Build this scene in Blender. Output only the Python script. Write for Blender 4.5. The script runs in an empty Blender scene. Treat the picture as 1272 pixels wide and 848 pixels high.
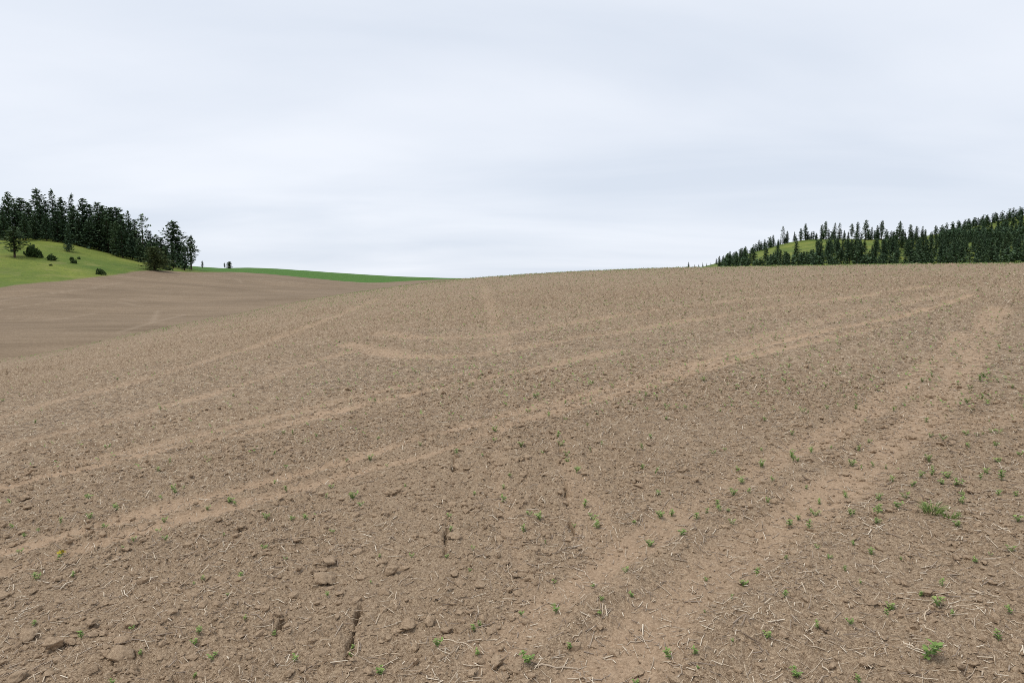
import bpy, math, random
import numpy as np
from mathutils import Vector, Matrix

R = math.radians
sc = bpy.context.scene
COL = sc.collection

# ------------------------------------------------------------------ camera
W, HH, F, YH, EYE = 1272.0, 848.0, 848.0, 352.0, 1.65
PITCH = math.atan((HH / 2 - YH) / F)
cam_d = bpy.data.cameras.new('camera')
cam_d.sensor_width = 36.0
cam_d.lens = 24.0
cam_d.clip_start = 0.1
cam_d.clip_end = 9000.0
cam = bpy.data.objects.new('camera', cam_d)
COL.objects.link(cam)
cam.location = (0, 0, EYE)
cam.rotation_euler = (R(90) - PITCH, 0, 0)
sc.camera = cam

# ------------------------------------------------------------------ overcast sky
SUN_EL, SUN_AZ = R(66), R(-110)           # behind thin cloud, high on the left
world = bpy.data.worlds.new('World')
sc.world = world
world.use_nodes = True
nt = world.node_tree
nt.nodes.clear()
def wn(t, **kw):
    n = nt.nodes.new(t)
    for k, v in kw.items():
        setattr(n, k, v)
    return n
out = wn('ShaderNodeOutputWorld')
sky = wn('ShaderNodeTexSky', sky_type='NISHITA', sun_disc=False, sun_elevation=SUN_EL, sun_rotation=SUN_AZ)
bg_sky = wn('ShaderNodeBackground'); bg_sky.inputs[1].default_value = 0.08
bg_cl = wn('ShaderNodeBackground'); bg_cl.inputs[1].default_value = 1.0
mixs = wn('ShaderNodeMixShader'); mixs.inputs[0].default_value = 0.93
geo = wn('ShaderNodeTexCoord')
sep = wn('ShaderNodeSeparateXYZ')
nt.links.new(geo.outputs['Generated'], sep.inputs[0])
zc = wn('ShaderNodeMath', operation='MAXIMUM'); zc.inputs[1].default_value = 0.0
za = wn('ShaderNodeMath', operation='ADD'); za.inputs[1].default_value = 0.13
dx = wn('ShaderNodeMath', operation='DIVIDE'); dy = wn('ShaderNodeMath', operation='DIVIDE')
comb = wn('ShaderNodeCombineXYZ')
nt.links.new(sep.outputs[2], zc.inputs[0]); nt.links.new(zc.outputs[0], za.inputs[0])
nt.links.new(sep.outputs[0], dx.inputs[0]); nt.links.new(za.outputs[0], dx.inputs[1])
nt.links.new(sep.outputs[1], dy.inputs[0]); nt.links.new(za.outputs[0], dy.inputs[1])
nt.links.new(dx.outputs[0], comb.inputs[0]); nt.links.new(dy.outputs[0], comb.inputs[1])
mp = wn('ShaderNodeMapping'); mp.inputs['Location'].default_value = (3.3, 1.2, 0.0)
mp.inputs['Rotation'].default_value = (0, 0, R(12)); mp.inputs['Scale'].default_value = (0.55, 1.0, 1.0)
nt.links.new(comb.outputs[0], mp.inputs[0])
nz = wn('ShaderNodeTexNoise'); nz.inputs['Scale'].default_value = 0.75
nz.inputs['Detail'].default_value = 5.0; nz.inputs['Roughness'].default_value = 0.48
nz.inputs['Distortion'].default_value = 0.35
nt.links.new(mp.outputs[0], nz.inputs[0])
cr = wn('ShaderNodeValToRGB')
cr.color_ramp.elements[0].position = 0.30; cr.color_ramp.elements[0].color = (0.640, 0.700, 0.795, 1)
cr.color_ramp.elements[1].position = 0.68; cr.color_ramp.elements[1].color = (0.805, 0.842, 0.910, 1)
nt.links.new(nz.outputs[0], cr.inputs[0])
nt.links.new(sky.outputs[0], bg_sky.inputs[0])
nt.links.new(cr.outputs[0], bg_cl.inputs[0])
nt.links.new(bg_sky.outputs[0], mixs.inputs[1]); nt.links.new(bg_cl.outputs[0], mixs.inputs[2])
nt.links.new(mixs.outputs[0], out.inputs[0])

sun_d = bpy.data.lights.new('sun', 'SUN')
sun_d.energy = 1.4
sun_d.angle = R(24)
sun_d.color = (1.0, 0.93, 0.83)
sun = bpy.data.objects.new('sun', sun_d)
COL.objects.link(sun)
sdir = Vector((math.sin(SUN_AZ) * math.cos(SUN_EL), math.cos(SUN_AZ) * math.cos(SUN_EL), math.sin(SUN_EL)))
sun.rotation_euler = sdir.to_track_quat('Z', 'Y').to_euler()

vs = sc.view_settings
vs.view_transform = 'Standard'; vs.look = 'None'; vs.exposure = 0.2; vs.gamma = 1.0
vs.use_curve_mapping = False
sc.cycles.max_bounces = 5
sc.cycles.diffuse_bounces = 3
sc.cycles.use_denoising = False
sc.cycles.filter_width = 0.9

# ------------------------------------------------------------------ numpy noise
def h2(ix, iy, seed):
    a = (ix.astype(np.int64) * 374761393 + iy.astype(np.int64) * 668265263 + seed * 1442695041) & 0xFFFFFFFF
    a = ((a ^ (a >> 13)) * 1274126177) & 0xFFFFFFFF
    a = ((a ^ (a >> 16)) * 2246822519) & 0xFFFFFFFF
    a = a ^ (a >> 15)
    return (a & 0xFFFFFF).astype(np.float64) / float(0x1000000)
def vnoise(x, y, seed):
    ix = np.floor(x); iy = np.floor(y)
    fx = x - ix; fy = y - iy
    fx = fx * fx * fx * (fx * (fx * 6 - 15) + 10); fy = fy * fy * fy * (fy * (fy * 6 - 15) + 10)
    a = h2(ix, iy, seed); b = h2(ix + 1, iy, seed); c = h2(ix, iy + 1, seed); d = h2(ix + 1, iy + 1, seed)
    return ((a * (1 - fx) + b * fx) * (1 - fy) + (c * (1 - fx) + d * fx) * fy) * 2 - 1
def rot(x, y, a):
    return x * math.cos(a) - y * math.sin(a), x * math.sin(a) + y * math.cos(a)
def fbm(x, y, seed, n=3, g=0.5):
    s = 0; amp = 1; t = 0
    for i in range(n):
        xr, yr = rot(x, y, 0.6 + i * 1.1)
        s = s + amp * vnoise(xr * 2 ** i, yr * 2 ** i, seed + i * 17); t += amp; amp *= g
    return s / t
def lumps(x, y, cell, seed, prob, r0, r1, flat):
    w1 = vnoise(x * 3.1 / cell, y * 3.1 / cell, seed + 8) * .10 * cell; w2 = vnoise(x * 3.1 / cell + 9.7, y * 3.1 / cell, seed + 9) * .10 * cell
    x = x + w1 + 1.1 * w2; y = y + w2 - .9 * w1
    gx = np.floor(x / cell); gy = np.floor(y / cell)
    best = np.zeros_like(x)
    for i in (-1, 0, 1):
        for j in (-1, 0, 1):
            cx = gx + i; cy = gy + j
            p = h2(cx, cy, seed)
            px = (cx + 0.15 + 0.7 * h2(cx, cy, seed + 1)) * cell
            py = (cy + 0.15 + 0.7 * h2(cx, cy, seed + 2)) * cell
            rr = r0 + (r1 - r0) * h2(cx, cy, seed + 3) ** 2
            an = h2(cx, cy, seed + 4) * math.pi
            st = 1 + 0.5 * h2(cx, cy, seed + 5)
            ddx = x - px; ddy = y - py
            ca = np.cos(an); sa = np.sin(an)
            u = (ddx * ca + ddy * sa) / st; v = (-ddx * sa + ddy * ca) * st
            q = np.maximum(1 - (u * u + v * v) / (rr * rr), 0)
            tilt = 1 + .35 * (u * np.cos(an * 3) + v * np.sin(an * 3)) / rr
            hgt = np.minimum(np.sqrt(q), .58) * 1.25 * rr * flat * tilt * (p < prob)
            best = np.maximum(best, hgt)
    return best
def sstep(a, b, x):
    t = np.clip((x - a) / (b - a), 0, 1)
    return t * t * (3 - 2 * t)

# ------------------------------------------------------------------ pixel -> direction
def ray(px, py):
    u = (np.asarray(px, float) - W / 2) / F; v = (HH / 2 - np.asarray(py, float)) / F
    return u, math.cos(PITCH) + v * math.sin(PITCH), -math.sin(PITCH) + v * math.cos(PITCH)
def px_az(px, py=340.0):
    a, b, c = ray(px, py)
    return np.arctan2(a, b)
def px_r(px, py, r):
    """point at horizontal range r along the pixel's direction"""
    a, b, c = ray(px, py)
    h = np.hypot(a, b)
    return a / h * r, b / h * r, EYE + c / h * r
def project(x, y, z):
    zz = z - EYE
    dep = y * math.cos(PITCH) - zz * math.sin(PITCH)
    up = y * math.sin(PITCH) + zz * math.cos(PITCH)
    return W / 2 + F * x / dep, HH / 2 - F * up / dep

# ------------------------------------------------------------------ terrain
# the near field: a broad convex rise, climbing to the right, dropping to the left
GX, GY = 0.08354298, 0.04958861
QA, QB, QC = 0.0017155924, -0.00016475048, 0.0002578125
SIL = np.array([(0, 449), (60, 441), (165, 416), (264, 397), (330, 384), (420, 367), (495, 357), (552, 348.5),
                (600, 345), (700, 338), (840, 333), (1000, 331), (1100, 329.5), (1272, 328)], float)
_xs = np.linspace(0, 1272, 80)
_ys = np.interp(_xs, SIL[:, 0], SIL[:, 1])
for _ in range(6):
    _ys[1:-1] = 0.25 * _ys[:-2] + 0.5 * _ys[1:-1] + 0.25 * _ys[2:]
_a, _b, _c = ray(_xs, _ys)
_az = np.arctan2(_a, _b); _t = _c / np.hypot(_a, _b)
_k = QA * np.sin(_az) ** 2 + QB * np.sin(_az) * np.cos(_az) + QC * np.cos(_az) ** 2
_dt = _t - (GX * np.sin(_az) + GY * np.cos(_az) - 2 * np.sqrt(EYE * _k))
def near_z(x, y):
    r = np.hypot(x, y); az = np.arctan2(x, y)
    z = GX * x + GY * y - (QA * x * x + QB * x * y + QC * y * y)
    d = np.interp(az, _az, _dt) * (1 - sstep(0.75, 1.3, np.abs(az)))
    return z + r * d * sstep(6, 36, r)

BOUND = [(-60, 372, 184), (0, 358, 190), (80, 349.5, 205), (140, 343, 220), (190, 336.5, 240), (240, 338.5, 255),
         (300, 338, 275), (370, 344, 290), (410, 349, 300), (440, 351.5, 310), (520, 348.5, 330), (600, 346.0, 350)]
CTRL = BOUND + [
    # valley side of the far tilled field
    (0, 447, 88), (0, 405, 122), (0, 375, 160), (-80, 420, 110), (-200, 400, 150), (-200, 372, 200), (-200, 330, 300),
    (130, 425, 92), (130, 395, 130), (130, 368, 170), (240, 403, 105), (240, 375, 155), (240, 355, 200),
    (340, 384, 130), (340, 364, 185), (340, 350, 232), (430, 368, 150), (430, 360, 220), (520, 358, 200), (520, 353, 270),
    (600, 356, 200), (600, 350, 290),
    # pasture hill with the left wood
    (0, 330, 225), (0, 305, 262), (0, 291, 310), (0, 288, 370), (60, 301, 268), (60, 293, 310), (60, 296, 380),
    (100, 330, 232), (100, 308, 268), (110, 302, 310), (110, 306, 380), (150, 318, 272), (150, 314, 310), (150, 318, 380),
    (190, 328, 275), (190, 324, 310), (190, 328, 380), (235, 333.5, 285), (235, 331.5, 330), (235, 334, 400),
    (-120, 300, 270), (-120, 275, 340), (-120, 280, 440),
    # green crop strip
    (260, 332.0, 365), (300, 332.6, 400), (330, 333.5, 420), (400, 338, 430), (480, 343.2, 440), (540, 345.4, 450), (600, 347, 460),
    (300, 338, 520), (400, 343, 540), (500, 348, 560), (600, 350, 600), (200, 335, 520), (60, 310, 520),
    # hollow behind the near crest, then the wooded ridge on the right
    (700, 351, 250), (700, 350, 450), (700, 349, 800), (840, 345, 250), (840, 341, 450), (850, 337.0, 700), (850, 336, 900),
    (1000, 343, 250), (1000, 337, 430), (1000, 326, 520), (1000, 312, 610), (1000, 298, 700), (1000, 303, 850),
    (905, 337, 450), (905, 331, 560), (905, 325, 680), (905, 330, 850), (945, 336, 450), (945, 322, 580), (945, 311, 690), (945, 316, 850),
    (1060, 336, 430), (1060, 322, 530), (1060, 308, 620), (1060, 297.5, 700), (1060, 302, 850),
    (1120, 336, 430), (1120, 322, 530), (1120, 308, 620), (1120, 298, 700), (1120, 303, 840),
    (1180, 336, 430), (1180, 322, 530), (1180, 309, 620), (1180, 300, 700), (1180, 304, 800), (1180, 293, 1150), (1180, 297, 1400),
    (1260, 338, 250), (1260, 336, 430), (1260, 320, 530), (1260, 309, 620), (1260, 303, 700), (1260, 302, 800),
    (1225, 283, 1180), (1265, 270.5, 1240), (1320, 258, 1300), (1265, 276, 1500), (1320, 268, 1600),
    (1340, 336, 430), (1340, 305, 700), (1480, 330, 430), (1480, 300, 700), (1480, 270, 1200), (1120, 300, 1300), (1000, 318, 1300),
]
_P = [px_r(a, b, r) for a, b, r in CTRL]
_P = [(float(a), float(b), float(c)) for a, b, c in _P]
# low ground under the near rise and level ground far away all round
for a, r, z in [(-37, 45, -14), (-30, 45, -13), (-20, 50, -12), (-10, 60, -10), (0, 70, -8), (12, 70, -7), (25, 70, -8), (38, 70, -8),
                (0, 120, -6), (12, 130, -4), (25, 130, -4), (38, 130, -3), (-60, 60, -13), (60, 60, -9)]:
    _P.append((r * math.sin(R(a)), r * math.cos(R(a)), z))
_P.append((0, 0, -14))
for a in (-150, -110, -75, 75, 110, 150, 180):
    _P.append((120 * math.sin(R(a)), 120 * math.cos(R(a)), -12))
for a in range(-180, 180, 30):
    _P.append((2600 * math.sin(R(a)), 2600 * math.cos(R(a)), 4))
for a in (-35, -22, -10, 3, 14):
    _P.append((1300 * math.sin(R(a)), 1300 * math.cos(R(a)), 3))
_P = np.array(_P)
_PS = _P[:, :2] / 300.0
def _kern(d2):
    return 0.5 * d2 * np.log(d2 + 1e-9)
_n = len(_P)
_D2 = ((_PS[:, None, :] - _PS[None, :, :]) ** 2).sum(-1)
_A = np.zeros((_n + 3, _n + 3))
_A[:_n, :_n] = _kern(_D2) + np.eye(_n) * 2e-4
_A[:_n, _n] = 1; _A[:_n, _n + 1:] = _PS
_A[_n:, :_n] = _A[:_n, _n:].T
_w = np.linalg.solve(_A, np.concatenate([_P[:, 2], [0, 0, 0]]))
def far_z(x, y):
    xf = np.ravel(x) / 300.0; yf = np.ravel(y) / 300.0
    o = np.empty(xf.shape)
    for s in range(0, len(xf), 20000):
        a = xf[s:s + 20000]; b = yf[s:s + 20000]
        d2 = (a[:, None] - _PS[None, :, 0]) ** 2 + (b[:, None] - _PS[None, :, 1]) ** 2
        o[s:s + 20000] = _kern(d2) @ _w[:_n] + _w[_n] + _w[_n + 1] * a + _w[_n + 2] * b
    return o.reshape(np.shape(x))
def base_z(x, y):
    x = np.asarray(x, float); y = np.asarray(y, float)
    r = np.hypot(x, y)
    n = near_z(x, y)
    o = np.array(n, copy=True)
    m = r > 25
    if np.any(m):
        f = far_z(x[m], y[m]); nn = np.maximum(n[m], -60)
        k = 0.5
        mx = np.maximum(nn, f)
        o[m] = mx + k * np.log(np.exp((nn - mx) / k) + np.exp((f - mx) / k))
    return o
def hit(px, py, rmax=75.0):
    """near-field ground point seen at a pixel"""
    a, b, c = ray(px, py)
    h = np.hypot(a, b)
    rs = np.geomspace(1.4, rmax, 700)
    sx = a / h; sy = b / h
    zz = EYE + c / h * rs
    g = near_z(sx * rs, sy * rs)
    under = np.nonzero(g >= zz)[0]
    if len(under) == 0:
        i = int(np.argmin(zz - g)); r = rs[i]
    else:
        i = max(under[0], 1)
        d0 = zz[i - 1] - g[i - 1]; d1 = g[i] - zz[i]
        r = rs[i - 1] + (rs[i] - rs[i - 1]) * d0 / (d0 + d1 + 1e-9)
    return float(sx * r), float(sy * r)

# ---- wheel tracks, seed slits
def spline_px(pts, step=14):
    o = []
    for (a, b) in zip(pts[:-1], pts[1:]):
        n = max(1, int(math.hypot(b[0] - a[0], b[1] - a[1]) / step))
        for i in range(n):
            o.append((a[0] + (b[0] - a[0]) * i / n, a[1] + (b[1] - a[1]) * i / n))
    o.append(pts[-1])
    o = np.array(o, float)
    for _ in range(6):
        o[1:-1] = 0.25 * o[:-2] + 0.5 * o[1:-1] + 0.25 * o[2:]
    return o
TRACK_PX = [   # (pixel polyline, half width in metres, strength)
    ([(-260, 762), (-60, 706), (0, 690), (100, 663), (200, 633), (300, 607), (424, 577), (491, 555), (591, 528), (674, 505), (757, 483), (848, 457), (905, 441), (967, 424), (1064, 404), (1163, 384), (1205, 368)], 0.10, 1.0),
    ([(-260, 792), (-60, 733), (0, 716), (83, 690), (200, 655), (327, 621), (424, 590), (541, 563), (657, 523), (717, 503), (848, 470), (930, 441), (1017, 425), (1100, 405)], 0.09, 0.75),
    ([(-260, 673), (-60, 622), (0, 607), (120, 581), (243, 550), (333, 533), (424, 509), (484, 495), (557, 480), (650, 463), (760, 437)], 0.11, 0.85),
    ([(-260, 652), (-60, 609), (0, 597), (130, 570), (250, 540), (340, 519), (424, 499), (500, 481), (590, 462)], 0.09, 0.6),
    ([(1236, 385), (1230, 405), (1198, 457), (1165, 505), (1131, 540), (1090, 570), (1040, 605), (985, 640), (920, 690), (850, 745), (790, 800), (740, 870)], 0.14, 0.72),
    ([(1190, 415), (1130, 480), (1085, 510), (1010, 553), (931, 590), (850, 635), (770, 690), (690, 745), (610, 820)], 0.10, 0.65),
    ([(848, 452), (950, 418), (1050, 392), (1120, 378), (1190, 362)], 0.2, 0.5),
    ([(600, 356), (606, 380), (614, 405), (626, 435)], 0.12, 0.35),
    ([(430, 428), (455, 440), (510, 447), (600, 442), (700, 424), (850, 399), (1000, 378), (1150, 358)], 0.18, 0.7),
    ([(470, 415), (520, 424), (600, 420), (720, 400), (900, 375), (1050, 360)], 0.18, 0.6),
    ([(-260, 618), (-40, 566), (120, 529), (250, 494), (380, 455), (470, 425)], 0.13, 0.6),
    ([(-260, 585), (-40, 528), (150, 480), (300, 437), (400, 402), (470, 372)], 0.16, 0.55),
    ([(655, 745), (640, 690), (622, 620), (614, 560), (608, 520)], 0.07, 0.35),
    ([(760, 730), (735, 660), (708, 590), (690, 540)], 0.08, 0.4),
    ([(1290, 517), (1200, 530), (1131, 540)], 0.16, 0.5),
]
SLIT_PX = [([(566, 562), (562, 590), (558, 620), (556, 650), (552, 690), (549, 728)], 0.008, 0.035),
           ([(694, 552), (700, 590), (706, 640), (712, 668)], 0.007, 0.025),
           ([(352, 772), (343, 790)], 0.009, 0.045), ([(449, 755), (442, 772), (432, 815)], 0.008, 0.04),
           ([(484, 640), (487, 652)], 0.013, 0.04), ([(1076, 806), (1094, 822)], 0.016, 0.05)]
TRACKS = [(np.array([hit(a, b) for a, b in spline_px(p, 20)]), w, s) for p, w, s in TRACK_PX]
SLITS = [(np.array([hit(a, b) for a, b in spline_px(p, 10)]), w, s) for p, w, s in SLIT_PX]
def dist_poly(x, y, P):
    best = np.full(x.shape, 1e9); sg = np.ones(x.shape)
    for (a, b) in zip(P[:-1], P[1:]):
        ex, ey = b - a
        L = ex * ex + ey * ey + 1e-12
        t = np.clip(((x - a[0]) * ex + (y - a[1]) * ey) / L, 0, 1)
        qx = x - a[0] - t * ex; qy = y - a[1] - t * ey
        d = np.hypot(qx, qy)
        m = d < best
        best = np.where(m, d, best)
        sg = np.where(m, np.sign(ex * qy - ey * qx), sg)
    return best, sg
def track_fields(x, y):
    """smooth-soil strength, rut depth, harrow phase"""
    tr = np.zeros_like(x); dep = np.zeros_like(x); slit = np.zeros_like(x); har = np.zeros_like(x)
    wob = 0.05 * vnoise(x * 1.3, y * 1.3, 90) + 0.03 * vnoise(x * 4, y * 4, 91)
    for i, (P, w, s) in enumerate(TRACKS):
        lo = P.min(0) - 2; hi = P.max(0) + 2
        m = (x > lo[0]) & (x < hi[0]) & (y > lo[1]) & (y < hi[1])
        if not m.any():
            continue
        d, sg = dist_poly(x[m], y[m], P)
        rr = np.hypot(x[m], y[m])
        ww = w * (1 + rr / 60)
        d = np.abs(d + wob[m])
        k = s * (1 - sstep(ww * 0.55, ww * 1.7, d)) * np.clip(.85 + .5 * fbm(x[m] * .9, y[m] * .9, 97 + i, 3), .5, 1)
        tr[m] = np.maximum(tr[m], k)
        dep[m] += -0.022 * s * np.exp(-(d / ww) ** 2) + 0.016 * s * np.exp(-((d - 1.9 * ww) / (0.6 * ww)) ** 2)
    d, sg = dist_poly(x, y, TRACKS[0][0][::4])
    har = np.cos(2 * math.pi * (d * sg + 0.10 * vnoise(x * 0.8, y * 0.8, 93)) / 0.62) * (1 - sstep(6, 26, d))
    for P, w, s in SLITS:
        lo = P.min(0) - .3; hi = P.max(0) + .3
        m = (x > lo[0]) & (x < hi[0]) & (y > lo[1]) & (y < hi[1])
        if m.any():
            d, _ = dist_poly(x[m], y[m], P)
            d = np.abs(d + 0.012 * vnoise(x[m] * 14, y[m] * 14, 95))
            gate = sstep(-0.15, 0.3, vnoise(x[m] * 5.3, y[m] * 5.3, 96))
            slit[m] += -1.8 * s * np.exp(-(d / (1.05 * w)) ** 4) * gate + 0.012 * np.exp(-((d - 0.055) / 0.03) ** 2) * gate
    return tr, dep, slit, har
def detail_z(x, y, full=True):
    """soil relief on top of the base terrain; returns height, track strength"""
    r = np.hypot(x, y)
    tr, dep, slit, har = track_fields(x, y)
    patch = fbm(x * 0.8, y * 0.8, 40, 3)
    rough = (1 - 0.76 * tr) * np.clip(0.75 + 0.75 * patch, 0.25, 1.5)
    z = dep + slit + 0.010 * har * (1 - tr)
    z += 0.022 * fbm(x * 1.6, y * 1.6, 50, 2) * (1 - 0.6 * tr)
    rg = np.abs(fbm(x * 11, y * 11, 60, 3, 0.62))
    z += rough * (0.033 * rg + 0.012 * np.abs(fbm(x * 40, y * 40, 66, 2, .7)) + .004 * vnoise(x * 120, y * 120, 69))
    z += rough * lumps(x, y, 0.30, 70, 0.20, 0.02, 0.070, 0.40)
    z += np.clip(rough, 0, 1.1) * lumps(x, y, 0.12, 80, 0.45, 0.010, 0.040, 0.52)
    z += np.clip(rough + 0.15, 0, 1.1) * lumps(x, y, 0.050, 85, 0.80, 0.006, 0.023, 0.85)
    z += np.clip(rough + 0.25, 0, 1.1) * lumps(x, y, 0.026, 88, 0.8, 0.004, 0.011, 0.8)
    return z, tr
def ground(x, y):
    x = np.atleast_1d(np.asarray(x, float)); y = np.atleast_1d(np.asarray(y, float))
    return base_z(x, y) + detail_z(x, y)[0]

# ------------------------------------------------------------------ materials
def mat(name):
    m = bpy.data.materials.new(name)
    m.use_nodes = True
    t = m.node_tree
    b = t.nodes['Principled BSDF']
    b.inputs['Roughness'].default_value = 0.95
    b.inputs['Specular IOR Level'].default_value = 0.15
    return m, t, b
class NT:
    def __init__(s, t): s.t = t
    def n(s, ty, ins=None, **kw):
        n = s.t.nodes.new(ty)
        for k, v in kw.items(): setattr(n, k, v)
        for k, v in (ins or {}).items():
            if hasattr(v, 'node'): s.t.links.new(v, n.inputs[k])
            else: n.inputs[k].default_value = v
        return n
    def noise(s, vec, scale, detail=3, rough=0.55, dist=0.0):
        return s.n('ShaderNodeTexNoise', {'Vector': vec, 'Scale': scale, 'Detail': detail, 'Roughness': rough, 'Distortion': dist}).outputs[0]
    def ramp(s, fac, a, b, ca=(0, 0, 0, 1), cb=(1, 1, 1, 1)):
        n = s.n('ShaderNodeValToRGB', {0: fac})
        e = n.color_ramp.elements
        e[0].position = a; e[0].color = ca; e[1].position = b; e[1].color = cb
        return n.outputs[0]
    def mix(s, f, a, b, mode='MIX'):
        n = s.n('ShaderNodeMix', data_type='RGBA', blend_type=mode)
        for i, v in ((0, f), (6, a), (7, b)):
            if hasattr(v, 'node'): s.t.links.new(v, n.inputs[i])
            else: n.inputs[i].default_value = v
        return n.outputs[2]
    def math(s, op, a, b=0.0, clamp=False):
        n = s.n('ShaderNodeMath', operation=op, use_clamp=clamp)
        for i, v in ((0, a), (1, b)):
            if hasattr(v, 'node'): s.t.links.new(v, n.inputs[i])
            else: n.inputs[i].default_value = v
        return n.outputs[0]
    def attr(s, name):
        return s.n('ShaderNodeAttribute', attribute_name=name).outputs['Fac']

def soil_colour(g, P, track=None):
    n1 = g.noise(P, 0.33, 5, 0.65)
    n2 = g.noise(P, 11.0, 4, 0.65)
    n3 = g.noise(P, 75.0, 3, 0.62)
    n4 = g.noise(P, 230.0, 2, 0.6)
    c = g.mix(g.ramp(n1, 0.35, 0.65), (0.258, 0.170, 0.098, 1), (0.350, 0.240, 0.146, 1))
    c = g.mix(g.ramp(n2, 0.38, 0.56), g.mix(0.45, (0.165, 0.105, 0.062, 1), c), c)
    c = g.mix(g.ramp(n3, 0.40, 0.60), g.mix(0.25, (0.125, 0.080, 0.047, 1), c), g.mix(0.32, c, (0.68, 0.55, 0.39, 1)))
    c = g.mix(g.ramp(n4, 0.40, 0.60), g.mix(0.45, (0.150, 0.095, 0.056, 1), c), g.mix(0.22, c, (0.70, 0.57, 0.41, 1)))
    if track is not None:
        c = g.mix(g.math('MULTIPLY', track, 0.85), c, g.mix(g.ramp(n3, 0.3, 0.7), (0.385, 0.266, 0.170, 1), (0.495, 0.353, 0.236, 1)))
    return c, n2, n3

m_ground, t, b = mat('ground_soil_and_grass')
g = NT(t)
P = g.n('ShaderNodeNewGeometry').outputs['Position']
track = g.attr('track'); green = g.attr('green'); crop = g.attr('crop'); rng = g.attr('range')
soil, n2, n3 = soil_colour(g, P, track)
# pale stubble flecks, painted shadow gaps and sprouting green where single pieces are too far to tell apart
fl = g.noise(g.n('ShaderNodeMapping', {'Vector': P, 'Scale': (1.0, 0.55, 1.0)}).outputs[0], 42.0, 2, 0.5)
flm = g.math('MULTIPLY', g.ramp(fl, 0.63, 0.67), g.math('MULTIPLY', g.attr('coarse'), g.math('SUBTRACT', 1.0, g.math('MULTIPLY', track, 0.7))))
soil = g.mix(g.math('MULTIPLY', flm, 0.70), soil, (0.66, 0.57, 0.43, 1))
shade_litter = g.noise(P, 12.0, 5, 0.8)
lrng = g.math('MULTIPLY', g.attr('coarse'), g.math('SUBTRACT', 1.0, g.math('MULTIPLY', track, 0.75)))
soil = g.mix(g.math('MULTIPLY', g.math('MULTIPLY', g.ramp(shade_litter, 0.40, 0.48, (1, 1, 1, 1), (0, 0, 0, 1)), lrng), 0.80), soil, (0.165, 0.108, 0.066, 1))  # dark specks painted into the soil colour as shadow gaps between clods
soil = g.mix(g.math('MULTIPLY', g.math('MULTIPLY', g.ramp(shade_litter, 0.53, 0.62), lrng), 0.28), soil, (0.56, 0.45, 0.32, 1))
farn = g.noise(g.n('ShaderNodeMapping', {'Vector': P, 'Scale': (0.05, 0.09, 0.05)}).outputs[0], 1.0, 4, 0.55)
farsoil = g.mix(g.ramp(farn, 0.35, 0.66), (0.190, 0.139, 0.087, 1), (0.290, 0.215, 0.140, 1))
farsoil = g.mix(g.math('MULTIPLY', g.ramp(g.noise(P, 1.3, 4, 0.7), 0.3, 0.75), 0.5), farsoil, (0.20, 0.145, 0.100, 1))
rows = g.noise(g.n('ShaderNodeMapping', {'Vector': P, 'Rotation': (0, 0, R(-24)), 'Scale': (0.03, 0.75, 0.03)}).outputs[0], 1.0, 4, 0.65)
farsoil = g.mix(g.math('MULTIPLY', g.ramp(rows, 0.40, 0.62), 0.40), farsoil, (0.345, 0.262, 0.180, 1))
farsoil = g.mix(g.math('MULTIPLY', g.ramp(g.noise(P, 4.0, 4, 0.8), 0.42, 0.56, (1, 1, 1, 1), (0, 0, 0, 1)), 0.5), farsoil, (0.135, 0.095, 0.060, 1))
farsoil = g.mix(g.math('MULTIPLY', track, 0.30), farsoil, (0.42, 0.33, 0.24, 1))
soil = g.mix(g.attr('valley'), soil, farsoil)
gn = g.noise(P, 0.035, 5, 0.6); gn2 = g.noise(P, 0.5, 4, 0.65)
grass = g.mix(g.ramp(gn, 0.38, 0.64), (0.095, 0.150, 0.026, 1), (0.215, 0.245, 0.046, 1))
grass = g.mix(g.math('MULTIPLY', g.ramp(gn2, 0.45, 0.75), 0.45), grass, (0.075, 0.110, 0.028, 1))
grass = g.mix(g.math('MULTIPLY', g.ramp(g.noise(P, 0.06, 4, 0.6, 0.5), 0.60, 0.72), 0.35), grass, (0.23, 0.19, 0.09, 1))
cropc = g.mix(g.ramp(gn2, 0.35, 0.7), (0.055, 0.135, 0.022, 1), (0.090, 0.185, 0.032, 1))
grass = g.mix(g.math('MULTIPLY', g.ramp(g.noise(P, 2.2, 4, 0.75), 0.42, 0.60), 0.40), grass, (0.060, 0.095, 0.022, 1))
grass = g.mix(g.math('MULTIPLY', g.ramp(g.noise(P, 0.16, 5, 0.7), 0.52, 0.66), 0.35), grass, (0.260, 0.235, 0.090, 1))
grass = g.mix(crop, grass, cropc)
edge = g.math('ADD', green, g.math('MULTIPLY', g.math('SUBTRACT', g.noise(P, 0.35, 3, 0.6), 0.5), 0.8))
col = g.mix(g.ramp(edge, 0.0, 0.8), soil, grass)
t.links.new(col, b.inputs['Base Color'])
h = g.math('ADD', g.math('MULTIPLY', g.noise(P, 45.0, 5, 0.7), 0.7), g.math('MULTIPLY', g.noise(P, 160.0, 3, 0.6), 0.35))
bump = g.n('ShaderNodeBump', {'Height': h, 'Strength': 0.9, 'Distance': 0.012})
t.links.new(bump.outputs[0], b.inputs['Normal'])

m_clod, t, b = mat('dry_soil_clod')
g = NT(t)
P = g.n('ShaderNodeNewGeometry').outputs['Position']
c, n2, n3 = soil_colour(g, P)
c = g.mix(0.38, c, (0.44, 0.320, 0.212, 1))
t.links.new(c, b.inputs['Base Color'])
bump = g.n('ShaderNodeBump', {'Height': g.noise(P, 90.0, 5, 0.7), 'Strength': 0.8, 'Distance': 0.008})
t.links.new(bump.outputs[0], b.inputs['Normal'])

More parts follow.
